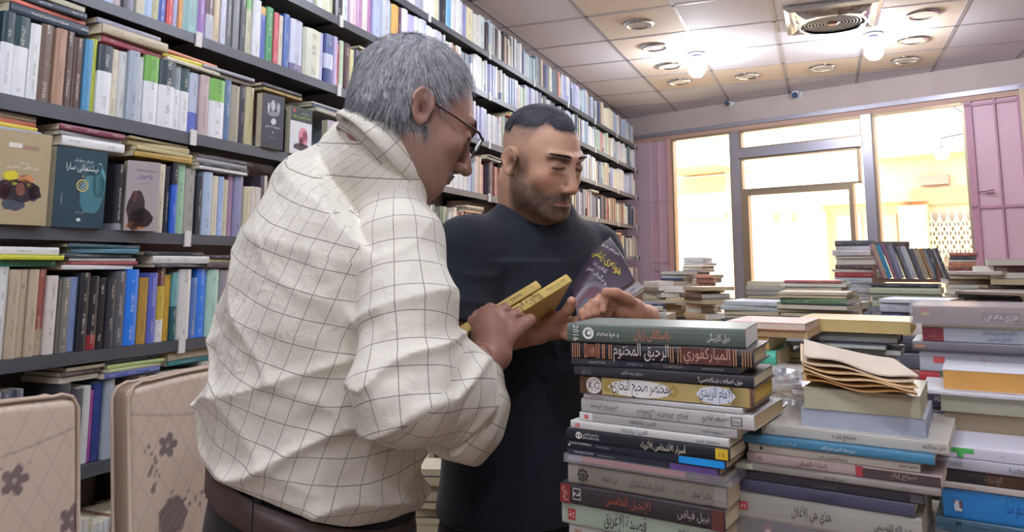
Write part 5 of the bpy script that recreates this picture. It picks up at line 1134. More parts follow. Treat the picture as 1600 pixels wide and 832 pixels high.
# ================================================================ THE GREY-HAIRED MAN
t_ = __import__('time').time()
oa = R(38); LAT = np.array(-(RX * -math.sin(oa) + FY * math.cos(oa))) * -1; FWD = RX * math.cos(oa) + FY * math.sin(oa)   # his left, his forward
LATf, FWDf = A_(LAT), A_(FWD)
HA = frame(R(24), R(28), R(-2)); hl, hf, hu = HA[:, 0], HA[:, 1], HA[:, 2]
EAR = P_(657, 168, 1.12); HO = EAR + hl * .0775 + hf * .010 + hu * .004      # head origin
HO = np.array(HO)
NB = P_(612, 240, 1.20)                                                  # base of the neck
TOR = [(P_(487, 800, 1.215), .175, .150), (P_(490, 720, 1.215), .188, .168), (P_(496, 620, 1.22), .190, .168), (P_(507, 500, 1.22), .190, .158), (P_(522, 395, 1.225), .188, .145), (P_(545, 315, 1.235), .165, .118), (P_(572, 268, 1.232), .105, .088), (P_(600, 243, 1.195), .080, .078)]
CN, CAX = P_(609, 226, 1.192), (RX * .68 + UZ * .70 + FY * .16)
SR, SL = P_(628, 382, 1.11), P_(484, 296, 1.36)
ER, EL = P_(640, 612, 1.01), P_(530, 560, 1.42)
WR, WL = P_(768, 556, 1.17), P_(690, 575, 1.25)
hand_o = dict(
 palm=[(P_(774, 552, 1.175), .026), (P_(768, 520, 1.195), .030), (P_(766, 506, 1.20), .027)],
 fingers=[([P_(752, 512, 1.20), P_(741, 503, 1.222), P_(748, 494, 1.25), P_(760, 500, 1.27)], .0098), ([P_(763, 504, 1.195), P_(757, 490, 1.215), P_(766, 484, 1.245), P_(778, 492, 1.265)], .0100),
          ([P_(776, 504, 1.195), P_(776, 489, 1.212), P_(788, 484, 1.238), P_(800, 492, 1.255)], .0098), ([P_(787, 512, 1.195), P_(794, 498, 1.21), P_(806, 492, 1.23), P_(816, 497, 1.245)], .0088)],
 thumb=([P_(782, 540, 1.18), P_(800, 522, 1.188), P_(815, 508, 1.2), P_(828, 500, 1.215)], .0108))
def hand_sdf(p, h):
    pts = [q for q, r in h['palm']]; d = chain(p, pts, [r for q, r in h['palm']], .012)
    for pl in h.get('pads', []): d = smin(d, ell(p, *pl), .01)
    fd = None
    for f, r in h['fingers']:
        e = chain(p, f, [r * 1.12, r * 1.05, r, r * .88][:len(f)], .003)
        for j in f[1:-1]: e = smin(e, np.sqrt(((p - A_(j)) ** 2).sum(1)) - r * 1.06, .003)
        fd = e if fd is None else smin(fd, e, .0015)
    d = smin(d, fd, .006)
    if 'thumb' in h:
        f, r = h['thumb']; d = smin(d, chain(p, f, [r * 1.35, r * 1.15, r * 1.05, r * .9], .004), .008)
    return d
OH = {'jaw': 1.06, 'nose': 1.0, 'short': .84}
def f_head_o(p): return head_sdf(((p - A_(HO)) @ A_(HA)), OH)
def f_neck_o(p): return smin(cap(p, HO - hf * .028 - hu * .055, NB - FWD * .0 - UZ * .03, .052, .050), cap(p, HO + hf * .01 - hu * .085, NB + FWD * .03 - UZ * .05, .045, .042), .03)
def f_body_o(p):
    d = smin(f_head_o(p), f_neck_o(p), .02)
    D, S, la, de = tubeE(p, [(c, a * .82, b * .82) for c, a, b in TOR[:-2]] + [(TOR[-2][0], .07, .062), (TOR[-1][0], .048, .048)], LATf, FWDf); d = smin(d, D, .03)
    for s, e, w_ in ((SR, ER, WR), (SL, EL, WL)): d = smin(d, chain(p, [s, e, w_], [.048, .037, .026], .02), .02)
    d = smin(d, hand_sdf(p, hand_o), .012)
    d = smin(d, chain(p, [WL, P_(715, 560, 1.235), P_(738, 548, 1.235)], [.026, .03, .024], .01), .012)
    HC = TOR[0][0]
    for s in (1, -1):
        hip = HC + LAT * .085 * s - UZ * .02; knee = hip + FWD * .02 - UZ * .47 + LAT * .02 * s; ank = np.array([knee[0], knee[1], .09]) - FWD * .02
        d = smin(d, chain(p, [hip, knee, ank], [.085, .055, .04], .03), .03)
        d = smin(d, cap(p, ank - UZ * .04, ank + FWD * .14 - UZ * .05, .038, .03), .02)
    return d
man = empty('person', (float(TOR[0][0][0]), float(TOR[0][0][1]), 0), 0, 'grey-haired man in a cream checked shirt and glasses, leaning over two yellow books', 'person')
def mb_o(name, V, F, m, **k):
    par = k.pop('parent', man); o = arr_obj(name, V, F, m, par, origin=man.location, **k); return o
hb = HO
parts = [surf(f_body_o, hb - .17, hb + .17, .0024), ]
# head box joins the coarser body inside the collar; the hand gets its own fine box
def boxed(f, lo, hi):
    lo, hi = A_(lo), A_(hi); c, e = (lo + hi) / 2, (hi - lo) / 2
    return lambda p: np.maximum(f(p), (np.abs(p - c) - e).max(1))
hc = P_(782, 520, 1.21)
cut = lambda p: np.maximum(np.maximum(f_body_o(p), -((np.abs(p - A_(hb)) - .160).max(1))), -((np.abs(p - A_(hc)) - .072).max(1)))
lo = np.minimum.reduce([TOR[0][0], SL, HO]) - .35; lo[2] = .01; hi = np.maximum.reduce([TOR[0][0], SL, WR, HO, hc]) + .2
parts = [surf(boxed(f_body_o, hb - .162, hb + .162), hb - .17, hb + .17, .0024), surf(boxed(f_body_o, hc - .074, hc + .074), hc - .08, hc + .08, .002), surf(cut, lo, hi, .009)]
V, F = multi(parts)
q = (V - HO) @ HA
ht = (V[:, 2] > 1.0)
colr = skin_cols(q, 'a98374', {'cheek': 'a86c5c', 'lip': '8a5c52', 'stubble': '8d7c74', 'stk': .35, 'brow': '3a3230', 'short': .84})
far_ = (np.linalg.norm(V - HO, axis=1) > .15); hn = noise3(V.astype(np.float32), 70)
colr[far_] = np.array(lin('a07666')) * (1 + .08 * hn[far_])[:, None]
M_['skin'] = skinmat('skin')
mb_o('body', V, F, M_['skin'], col=colr)
print('body_o', len(V), __import__('time').time() - t_)
# ---- hair: soft shell and thousands of short strands
def scalp_mask(q, front, side):
    """>0 where hair grows: q in head frame"""
    x, y, z = np.abs(q[:, 0]), q[:, 1], q[:, 2]
    top = z - (front + 1.1 * (y - .045) * (y > .045) - .0 * x)                    # front hairline rises forward
    back = np.maximum(z - (-.075 + .0 * y), -1) * (y < -.02)
    line = np.where(y > .02, z - (.078 + .25 * (x / .06) ** 2 * -.06 + (y - .02) * .55), np.where(y > -.006, z - (.03 + (y + .006) * 1.85), z + .07 - side * (y + .03)))
    return line
def hair_shell(q, th, hs): 
    return head_sdf_plain(q) - th
def head_sdf_plain(q):
    q = q.copy(); q[:, 0] = np.abs(q[:, 0])
    return smin(smin(ell(q, (0, -.016, .042), (.075, .093, .082)), ell(q, (0, .026, -.008), (.066, .068, .088)), .03), cap(q, (0, -.030, -.04), (0, -.036, -.11), .053, .050), .05)
def make_hair(HOo, HAa, th, mask, parent, org, colA, colB, n, ln, name, seed, res=.003, earcut=True, wid=.0004):
    def f(p):
        q = (p - A_(HOo)) @ A_(HAa); m = mask(q); d = head_sdf_plain(q) - th * np.clip(m / .025 + .1, 0, 1) + .0012 * noise3(q, 220); e = np.maximum(d, -m * .6)
        if earcut: e = np.maximum(e, -ell(np.abs(q) * A_((1, 0, 0)) + q * A_((0, 1, 1)), (.082, -.006, -.002), (.02, .021, .033)))
        return e
    V, F = surf(f, HOo - .16, HOo + .16, res)
    q = (V - HOo) @ HAa; nz = noise3(q.astype(np.float32), 90) * .5 + noise3(q.astype(np.float32), 260) * .5
    k = np.clip(.5 + .5 * nz, 0, 1)[:, None]; col = np.array(lin(colA)) * (1 - k) + np.array(lin(colB)) * k
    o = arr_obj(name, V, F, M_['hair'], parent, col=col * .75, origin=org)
    rg = np.random.default_rng(seed); idx = rg.integers(0, len(V), n * 2); e = 1e-3
    pv = V[idx].astype(np.float32); g = np.stack([head_sdf_plain((pv + A_(d_)- A_(HOo)) @ A_(HAa)) - head_sdf_plain((pv - A_(d_) - A_(HOo)) @ A_(HAa)) for d_ in ((e, 0, 0), (0, e, 0), (0, 0, e))], 1)
    g /= np.linalg.norm(g, axis=1)[:, None] + 1e-9; dd = head_sdf_plain((pv - A_(HOo)) @ A_(HAa)); ok = (dd > th * .35) & (mask((pv - A_(HOo)) @ A_(HAa)) > .002); pv, g = pv[ok][:n], g[ok][:n]
    ql = (pv - A_(HOo)) @ A_(HAa)
    # combed forward and sideways over the top, down at the back
    cr = ql - A_((0.01, -.05, .11)); w_ = np.stack([cr[:, 0] * .5 + .25 * ql[:, 0], np.where(ql[:, 1] > -.05, cr[:, 1] + .03, cr[:, 1]), -np.abs(cr[:, 2]) * .9 - .01], 1)
    w_ += np.stack([noise3(ql, 30), noise3(ql + 5, 30), noise3(ql + 9, 30)], 1) * .035 + rg.normal(0, .012, w_.shape)
    dw = w_ @ HAa.T; dw -= (dw * g).sum(1)[:, None] * g; dw /= np.linalg.norm(dw, axis=1)[:, None] + 1e-9
    L = ln * rg.uniform(.6, 1.25, len(pv)); gr = rg.random(len(pv)) ** 1.3
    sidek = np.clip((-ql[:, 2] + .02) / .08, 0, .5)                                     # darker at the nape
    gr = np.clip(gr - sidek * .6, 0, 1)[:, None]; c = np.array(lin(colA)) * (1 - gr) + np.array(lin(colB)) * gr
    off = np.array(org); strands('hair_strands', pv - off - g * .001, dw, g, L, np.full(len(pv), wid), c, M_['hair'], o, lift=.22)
    return o
M_['hair'] = hairmat('hair')
def mask_o(q):
    x, y, z = np.abs(q[:, 0]), q[:, 1], q[:, 2]
    front = z - (.080 + .012 * np.sin(x * 40) + np.maximum(y - .045, 0) * .9 + .35 * np.maximum(x - .035, 0) * 0)
    side = z - (.016 + (y - .012) * 1.75)
    nape = z + .046 + .004 * np.sin(x * 300) - .15 * (y + .03)
    m = np.where(y > .012, np.minimum(side, 1) , 1); m = np.where((y > .012), np.where(x > .045, side, front + .0), nape)
    m = np.where((y > .012) & (x > .045), np.minimum(side, .11 - y - .25 * z + .02), m)
    m = np.where((y > .012) & (x <= .045), front, m)
    return np.minimum(m, (.082 - y) * 1.0)
make_hair(HO, HA, .009, mask_o, man, man.location, '47474c', 'dcdce0', 11000, .022, 'hair', 3)
# eyebrow and moustache strands
def tuft(name, parent, org, HOo, HAa, fn, n, ln, cA, cB, seed, sd, wid=.0004):
    rg = np.random.default_rng(seed); u = rg.random((n, 3)); q, dr = fn(u, rg)
    for _ in range(6):
        dd = sd(q.astype(np.float32)); e = 1e-3; g = np.stack([sd((q + A_(d_)).astype(np.float32)) - sd((q - A_(d_)).astype(np.float32)) for d_ in ((e, 0, 0), (0, e, 0), (0, 0, e))], 1); g /= np.linalg.norm(g, axis=1)[:, None] + 1e-9; q = q - g * dd[:, None]
    dr = dr - (dr * g).sum(1)[:, None] * g; dr /= np.linalg.norm(dr, axis=1)[:, None]; k = rg.random((n, 1)); c = np.array(lin(cA)) * (1 - k) + np.array(lin(cB)) * k
    return strands(name, (q @ HAa.T + HOo) - np.array(org), dr @ HAa.T, g @ HAa.T, ln * rg.uniform(.7, 1.2, n), np.full(n, wid), c, M_['hair'], parent, lift=.35)
def moust(u, rg): s = np.sign(u[:, 2] - .5); x = u[:, 0] * .026; return np.stack([s * x, .1 - x * .3, -.041 - .007 * u[:, 1] - x * .25], 1), np.stack([s * .8, -.1 + 0 * x, -1 + 0 * x], 1)
def browf(u, rg): s = np.sign(u[:, 2] - .5); x = .01 + u[:, 0] * .042; return np.stack([s * x, .1 - x * .3, .034 + .1 * (x - .03) + .006 * (u[:, 1] - .5)], 1), np.stack([s * 1.0, 0 * x - .2, .35 - 12 * (x - .02)], 1)
tuft('moustache', man, man.location, HO, HA, moust, 900, .009, '5a5654', 'e0dedc', 7, lambda q: head_sdf(q, OH))
tuft('eyebrows', man, man.location, HO, HA, browf, 600, .009, '3a3432', '7a7674', 8, lambda q: head_sdf(q, OH))
# ---- glasses
def hp(x, y, z): return HO + HA @ np.array([x, y, z])
g = empty('eyeglasses', (0, 0, 0), M=Matrix.Translation(Vector(HO)), label='dark thin-framed rectangular glasses on the grey-haired man', cat='glasses')
hv = lambda *a: Vector(HA @ np.array(a))
GZ = -.003
b = MB()
for s in (1, -1):
    pts = [(.010, .0), (.013, .013), (.030, .0155), (.050, .0135), (.054, .0), (.050, -.013), (.030, -.016), (.014, -.013), (.010, 0)]
    b.tube([hv(s * x, .1135 - abs(x) * .16, .006 + z) for x, z in pts], .0011, 6, cap=False)
b.tube([hv(-.010, .112, .01), hv(0, .1155, .013), hv(.010, .112, .01)], .0013, 6)
b.build('frame', mat('dark_red_frame', '3c2024', .3, spec=.6), g)
for s in (1, -1):
    b = MB(); b.tube([hv(s * .054, .105, .014), hv(s * .070, .09, .015), hv(s * .0785, .045, .013), hv(s * .080, .002, .012), hv(s * .0795, -.018, .004), hv(s * .078, -.026, -.012)], [.0022, .0022, .0016, .0016, .0018, .002], 6); b.build('temple', mat('dark_red_temple', '3a2226', .3), g)
    b = MB(); pts = [(.0115, 0), (.014, .012), (.030, .0145), (.049, .0125), (.053, .0), (.049, -.012), (.030, -.015), (.0145, -.012)]
    b.poly([hv(s * x, .1132 - abs(x) * .16, .006 + z) for x, z in pts]); b.poly([hv(s * x, .1118 - abs(x) * .16, .006 + z) for x, z in pts]); b.build('lens', M_['lens'] if 'lens' in M_ else M_['glass'], g)
# ---- shirt
def folds(p, S, la, de):
    n1 = noise3(p, 6.5); n2 = noise3(p + 3, 13)
    w_ = p + np.stack([n1, n2, n1 - n2], 1) * .02
    # diagonal pulls from the right shoulder across the back to the left waist
    dg = A_(UZ * .62 + LAT * .68 + FWD * .1); dg = dg / np.linalg.norm(dg); pr = A_(np.cross(dg, FWD)); pr = pr / np.linalg.norm(pr)
    q1 = (w_ @ pr) * 30 + n1 * 1.1; r1 = (1 - np.abs(np.sin(q1))) ** 2 * (.5 + .5 * noise3(p + 7, 5))
    zz = p[:, 2]; lowk = np.clip((1.30 - zz) / .12, 0, 1)
    q2 = (zz * 34 + (w_ @ A_(LAT)) * 9 + n1 * 1.6); r2 = (1 - np.abs(np.sin(q2))) ** 2
    return .016 * r1 * np.clip((1.50 - zz) / .2, .12, 1.15) + .014 * r2 * lowk + .004 * n2 + .0022 * noise3(w_ + 5, 34)
SLV = [SR, SR * .55 + ER * .45 - LAT * .01, ER + FWD * -.005, P_(688, 600, 1.055), P_(706, 604, 1.075)]
def f_sleeve(p, SLV, rad, er):
    d = chain(p, SLV, rad, .02)
    ax = A_(SLV[2] - SLV[0]); ax = ax / np.linalg.norm(ax); s = (p - A_(SLV[0])) @ ax; n1 = noise3(p, 9); el = np.exp(-((p - A_(er)) ** 2).sum(1) / .012)
    r = (1 - np.abs(np.sin(s * 42 + n1 * 2.2 + (p @ A_(FWD)) * 16))) ** 2
    return d - .014 * r * np.clip(el + .2, 0, 1) - .0035 * noise3(p + 2, 16) - .002 * noise3(p + 8, 36)
CU0, CU1 = SLV[3], P_(728, 606, 1.105); cax = (CU1 - CU0) / np.linalg.norm(CU1 - CU0)
WC0 = TOR[0][0]
def f_shirt(p, full=False):
    D, S, la, de = tubeE(p, TOR, LATf, FWDf); D = D - folds(p, S, la, de)
    D = smin(D, cap(p, SR, TOR[-1][0] + UZ * -.035, .056, .045), .05); D = smin(D, cap(p, SL, TOR[-1][0] - UZ * .03, .058, .045), .05)
    D = smax(D, -(p[:, 2] - 1.045 + .3 * ((p - A_(WC0)) @ A_(RX))) - .0 - .006 * noise3(p + 11, 14), .022)
    sr = f_sleeve(p, SLV, [.060, .064, .070, .066, .062], ER)
    # flared hanging end of the sleeve
    fl = cap(p, SLV[3] - UZ * .018, P_(716, 642, 1.08), .056, .056) - .004 * noise3(p, 20); sr = smin(sr, fl, .03)
    e = (p - A_(CU1)) @ A_(cax) + .25 * ((p - A_(CU1)) @ A_(UZ)) * -1; sr = smax(sr, e + .006 - .004 * noise3(p, 15), .006)
    inn = cap(p, SLV[3] + cax * .02 - UZ * .018, CU1 + cax * .03 - UZ * .02, .048, .058); sr = smax(sr, -inn, .006)
    sl = chain(p, [SL, EL, WL - (WL - EL) * .25], [.062, .066, .055], .02) - .004 * noise3(p, 14)
    Ds = smin(smin(D, sr, .022), sl, .03)
    # neck opening
    ca_ = A_(CAX / np.linalg.norm(CAX)); hh = (p - A_(CN)) @ ca_; rr = np.sqrt(np.maximum(((p - A_(CN)) ** 2).sum(1) - hh * hh, 0)); nk = np.maximum(rr - .125, -hh); return smax(Ds, -nk, .006)
slo = np.minimum.reduce([TOR[0][0] - .24, SL - .1, EL - .1, ER - .12]); slo[2] = .96; shi = np.maximum.reduce([TOR[0][0] + .24, SR + .1, ER + .12, WL + .08, CU1 + .09, EL + .1]); shi[2] = 1.66
V, F = surf(f_shirt, slo, shi, .0042)
Vf = V.astype(np.float32)
D, S, la, de = tubeE(Vf, TOR, LATf, FWDf); ang = np.arctan2(la, -de); rad = .17
U0 = ang * rad + .28 * V[:, 2]; V0 = V[:, 2] - .3 * la
sd_ = chain(Vf, SLV, [.064, .066, .073, .070, .069], .02); isS = sd_ < D - .004
ax = A_(ER - SR); axn = ax / np.linalg.norm(ax); s1 = (Vf - A_(SR)) @ axn; o1 = Vf - A_(SR) - s1[:, None] * axn; e1 = A_(FWD - (FWD @ axn) * axn); e1 /= np.linalg.norm(e1); e2 = np.cross(axn, e1); an1 = np.arctan2(o1 @ e2, o1 @ e1)
fx = A_(CU1 - ER); fl_ = np.linalg.norm(fx); fxn = fx / fl_; s2 = (Vf - A_(ER)) @ fxn; o2 = Vf - A_(ER) - s2[:, None] * fxn; f1 = A_(UZ - (UZ @ fxn) * fxn); f1 /= np.linalg.norm(f1); f2 = np.cross(fxn, f1); an2 = np.arctan2(o2 @ f2, o2 @ f1)
low = np.clip((s2 + .02) / .04, 0, 1) * (s1 > .16)
bis = ((Vf - A_(ER)) @ (fxn + axn)) > 0
Us, Vs = np.where(bis, an2 * .062 + .09, an1 * .062), np.where(bis, np.linalg.norm(ER - SR) + s2, s1)
uv = np.stack([np.where(isS, Us, U0), np.where(isS, Vs, V0), np.zeros(len(V))], 1)
M_['shirt'] = clothmat('cream_checked_shirt', 'e0dccc', '4d4640', .031, .036, .017)
sh = mb_o('shirt', V, F, M_['shirt'], uv=uv); print('shirt', len(V), __import__('time').time() - t_)
# collar band, standing around the neck, and the turned-back cuff
def ringband(name, c, ax, ref, r0, r1, h0, h1, thick, m, parent, org, gap=0, uvs=True, wave=.0, seed=1, er=1.0, prof=None):
    ax = np.array(ax) / np.linalg.norm(ax); e1 = np.array(ref) - (np.array(ref) @ ax) * ax; e1 /= np.linalg.norm(e1); e2 = np.cross(ax, e1); n = 72; rg = random.Random(seed); ph = [rg.uniform(0, 6) for _ in range(4)]
    V, F, uv = [], [], []; prof = prof or [(r0, h0), ((r0 + r1) / 2 + .002, (h0 + h1) / 2), (r1, h1), (r1 + thick, h1 - .001), ((r0 + r1) / 2 + thick + .002, (h0 + h1) / 2), (r0 + thick, h0)]
    for i in range(n + 1):
        a = gap / 2 + (2 * math.pi - gap) * i / n; w_ = wave * (math.sin(3 * a + ph[0]) + .6 * math.sin(5 * a + ph[1]) + .4 * math.sin(9 * a + ph[2]))
        for r, h in prof: rr2 = r + w_; V.append(np.array(c) + ax * (h + w_ * .5) + (e1 * math.cos(a) + e2 * math.sin(a) * er) * rr2); uv.append((a * r0, h + .01, 0))
    k = len(prof)
    for i in range(n):
        for j in range(k): j2 = (j + 1) % k; F.append((i * k + j, (i + 1) * k + j, (i + 1) * k + j2, i * k + j2))
    return arr_obj(name, np.array(V), np.array(F), m, parent, uv=np.array(uv), origin=org)
nax = (HO - hu * .06 - NB); nax = nax / np.linalg.norm(nax); nax = nax * .75 + UZ * .35
ringband('collar', CN - CAX * .012, CAX, -FWD, .070, .0655, -.012, .036, .003, M_['shirt'], sh, man.location, wave=.0008, prof=[(.074, -.03), (.068, .020), (.070, .026), (.075, .026), (.089, -.002), (.093, -.016), (.089, -.018), (.080, -.012), (.077, -.03)])
cc = CU1 - cax * .005 - UZ * .028; cx2 = cax - UZ * .22
ringband('cuff', cc, cx2, UZ, .060, .066, -.03, .03, .004, M_['shirt'], sh, man.location, wave=.003, seed=4, prof=[(.066, -.040), (.068, .0), (.074, .026), (.078, .028), (.080, .0), (.078, -.03), (.074, -.036), (.069, -.034)], er=.78)
# ---- trousers, belt, shoes
WC = TOR[0][0].copy(); WC[2] = 1.03
def f_tr(p):
    hipC = WC - UZ * .13; D, S, la, de = tubeE(p, [(WC + UZ * .10, .170, .150), (WC + UZ * .0, .172, .152), (WC - UZ * .07, .182, .163), (hipC - UZ * .03, .178, .158)], LATf, FWDf)
    D = smax(D, p[:, 2] - 1.062 + .3 * ((p - A_(WC)) @ A_(RX)), .004)
    for s in (1, -1):
        hip = hipC + LAT * .088 * s - UZ * .03; knee = hip - UZ * .42 + LAT * .02 * s + FWD * .02; ank = np.array([knee[0], knee[1], .1]) - FWD * .01
        D = smin(D, chain(p, [hip, knee, ank], [.098, .075, .065], .03), .03)
    D = smax(D, -(p[:, 2] - .06), .004)
    return D - .003 * noise3(p, 12)
V, F = surf(f_tr, [WC[0] - .3, WC[1] - .3, .03], [WC[0] + .3, WC[1] + .3, 1.16], .008)
M_['black_cloth'] = clothmat('black_trouser_cloth', '1b1c22', rough=.75, bump=.2); tr = mb_o('trousers', V, F, M_['black_cloth'], uv=np.zeros((len(V), 3)))
def eband(name, c, ra, rb, z0, z1, th, m, parent):
    n = 80; V, F = [], []
    for i in range(n):
        a = 2 * math.pi * i / n
        for k, z in ((0, z0), (1, z0), (1, z1), (0, z1)): V.append(np.array([c[0], c[1], z - .3 * float((LAT * math.cos(a) * ra + FWD * math.sin(a) * rb) @ RX)]) + LAT * math.cos(a) * (ra + th * k) + FWD * math.sin(a) * (rb + th * k))
    for i in range(n):
        for j in range(4): F.append((i * 4 + j, ((i + 1) % n) * 4 + j, ((i + 1) % n) * 4 + (j + 1) % 4, i * 4 + (j + 1) % 4))
    return arr_obj(name, np.array(V), np.array(F), m, parent, origin=man.location)
bl = eband('belt', WC, .176, .156, .992, 1.038, .005, mat('dark_brown_leather', '47352f', .45, var=.2, bump=.2), man)
for a in (-2.2, -1.2, -2.9, .3):
    b = MB(); pc = np.array(WC) - UZ * .3 * float((LAT * math.cos(a) * .178 + FWD * math.sin(a) * .159) @ RX) + LAT * math.cos(a) * .178 + FWD * math.sin(a) * .159; Mx = Matrix.Translation(Vector(pc) - man.location) @ Matrix.Rotation(math.atan2((LAT * math.cos(a) + FWD * math.sin(a))[1], (LAT * math.cos(a) + FWD * math.sin(a))[0]), 4, 'Z')
    b.box(-.004, .002, -.006, .006, -.048, .016, M=Mx); b.build('belt_loop', M_['black_cloth'], tr)
def shoe(parent, org, ank, fwd, m):
    b = MB(); V, F = surf(lambda p: np.maximum(smin(cap(p, ank + fwd * -.03 + UZ * (.045 - ank[2]), ank + fwd * .15 + UZ * (.04 - ank[2]), .045, .038), cap(p, ank + UZ * (.06 - ank[2]), ank + UZ * (.11 - ank[2]), .045, .042), .03), -(p[:, 2] - .003)), ank + np.array([-.25, -.25, -ank[2] - .01]), ank + np.array([.25, .25, .14 - ank[2]]), .007)
    return arr_obj('shoe', V, F, m, parent, origin=org)
M_['shoe'] = mat('black_shoe_leather', '18181a', .35)
for s in (1, -1): shoe(man, man.location, np.array([WC[0], WC[1], .1]) + LAT * .108 * s, FWD, M_['shoe'])
print('man done', __import__('time').time() - t_)
# ================================================================ THE YOUNGER MAN IN THE BLACK T-SHIRT
yb = R(-54); LB = np.cross(UZ, RX * math.cos(yb) + FY * math.sin(yb)); FB = RX * math.cos(yb) + FY * math.sin(yb); LBf, FBf = A_(LB), A_(FB)
HB = frame(R(-48), R(20), R(2)); bl_, bf, bu = HB[:, 0], HB[:, 1], HB[:, 2]
HO2 = np.array(P_(799, 252, 1.50)) + bl_ * .0713 + bf * .009 + bu * .004
NB2 = P_(836, 345, 1.585)
TO2 = [(P_(815, 860, 1.56), .185, .145), (P_(818, 740, 1.57), .182, .142), (P_(824, 600, 1.58), .178, .138), (P_(832, 470, 1.59), .185, .132), (P_(836, 400, 1.6), .178, .112), (P_(836, 362, 1.6), .12, .085), (P_(836, 340, 1.6), .085, .075)]
S2R, S2L = P_(728, 392, 1.49), P_(924, 396, 1.70)
E2R, E2L = P_(706, 535, 1.41), P_(962, 520, 1.64)
W2R, W2L = P_(838, 516, 1.40), P_(1010, 497, 1.45)
hR = dict(palm=[(P_(848, 514, 1.40), .021), (P_(866, 509, 1.39), .024), (P_(882, 509, 1.375), .021)],
 fingers=[([P_(886, 512, 1.37), P_(905, 512, 1.345), P_(922, 506, 1.33), P_(932, 500, 1.33)], .0095), ([P_(886, 505, 1.375), P_(904, 503, 1.35), P_(920, 498, 1.335), P_(930, 492, 1.335)], .0095), ([P_(888, 518, 1.36), P_(904, 521, 1.34), P_(918, 518, 1.325), P_(926, 512, 1.325)], .0088), ([P_(882, 524, 1.36), P_(897, 529, 1.34), P_(909, 528, 1.33), P_(916, 524, 1.325)], .0078)],
 thumb=([P_(862, 506, 1.375), P_(877, 496, 1.355), P_(888, 484, 1.335), P_(893, 471, 1.325)], .0092))
hL = dict(palm=[(P_(1004, 494, 1.42), .022), (P_(986, 488, 1.395), .025), (P_(970, 483, 1.375), .020)],
 fingers=[([P_(969, 471, 1.365), P_(951, 463, 1.345), P_(942, 470, 1.33), P_(941, 485, 1.322)], .0086), ([P_(960, 476, 1.362), P_(938, 468, 1.338), P_(930, 476, 1.325), P_(930, 490, 1.318)], .0086), ([P_(954, 483, 1.36), P_(926, 475, 1.332), P_(919, 482, 1.322), P_(919, 493, 1.316)], .0078), ([P_(950, 491, 1.358), P_(916, 484, 1.328), P_(910, 489, 1.32), P_(911, 497, 1.316)], .0068)],
 thumb=([P_(994, 480, 1.385), P_(979, 467, 1.355), P_(962, 459, 1.335), P_(947, 457, 1.325)], .0092))
OH2 = {'jaw': 1.12, 'nose': .84, 'scale': .92}
def f_body_y(p):
    d = head_sdf(((p - A_(HO2)) @ A_(HB)), OH2)
    d = smin(d, smin(cap(p, HO2 - bf * .03 - bu * .05, NB2 - FB * .02 - UZ * .03, .060, .066), cap(p, HO2 + bf * .0 - bu * .075, NB2 + FB * .005 - UZ * .06, .048, .052), .03), .02)
    D, S, la, de = tubeE(p, [(c, a * .86, b * .86) for c, a, b in TO2[:-1]] + [(TO2[-1][0], .06, .06)], LBf, FBf); d = smin(d, D, .03)
    for s, e, w_ in ((S2R, E2R, W2R), (S2L, E2L, W2L)): d = smin(d, chain(p, [s, e, w_], [.05, .042, .027], .02), .02)
    d = smin(smin(d, hand_sdf(p, hR), .012), hand_sdf(p, hL), .012)
    HC = TO2[0][0]
    for s in (1, -1):
        hip = HC + LB * .085 * s; knee = np.array([hip[0], hip[1], .48]) + LB * .02 * s; ank = np.array([knee[0], knee[1], .09])
        d = smin(d, chain(p, [hip, knee, ank], [.085, .055, .04], .03), .03); d = smin(d, cap(p, ank - UZ * .04, ank + FB * .14 - UZ * .05, .038, .03), .02)
    return d
yman = empty('person', (float(TO2[0][0][0]), float(TO2[0][0][1]), 0), 0, 'younger man in a black t-shirt with cropped hair, reading an open dark book', 'person')
hc1, hc2 = P_(885, 502, 1.365), P_(965, 480, 1.37)
bx = [(HO2, .16, .0024), (hc1, .072, .0022), (hc2, .078, .0022)]
def cut2(p):
    d = f_body_y(p)
    for c, e, _ in bx: d = np.maximum(d, -((np.abs(p - A_(c)) - (e - .002)).max(1)))
    return d
lo = np.minimum.reduce([TO2[0][0], E2R, HO2, S2R]) - .26; lo[2] = .01; hi = np.maximum.reduce([TO2[0][0], S2L, W2L, HO2, E2L]) + .2
# the two hand boxes overlap slightly in space; keep the second clear of the first
def bxf(i):
    c, e, _ = bx[i]; f = boxed(f_body_y, c - e, c + e)
    if i == 2: return lambda p: np.maximum(f(p), -((np.abs(p - A_(bx[1][0])) - (bx[1][1] - .002)).max(1)))
    return f
V, F = multi([surf(bxf(i), bx[i][0] - bx[i][1] - .008, bx[i][0] + bx[i][1] + .008, bx[i][2]) for i in range(3)] + [surf(cut2, lo, hi, .009)])
q = (V - HO2) @ HB
colr = skin_cols(q, 'c49a80', {'cheek': 'c07a64', 'lip': '9c6a60', 'stubble': '2c2626', 'stk': .86, 'brow': '1a1416', 'scale': .92, 'bz': .0285, 'bw': .0078})
hn = noise3(V.astype(np.float32), 70); far_ = np.linalg.norm(V - HO2, axis=1) > .15; colr[far_] = np.array(lin('b98a72')) * (1 + .08 * hn[far_])[:, None]
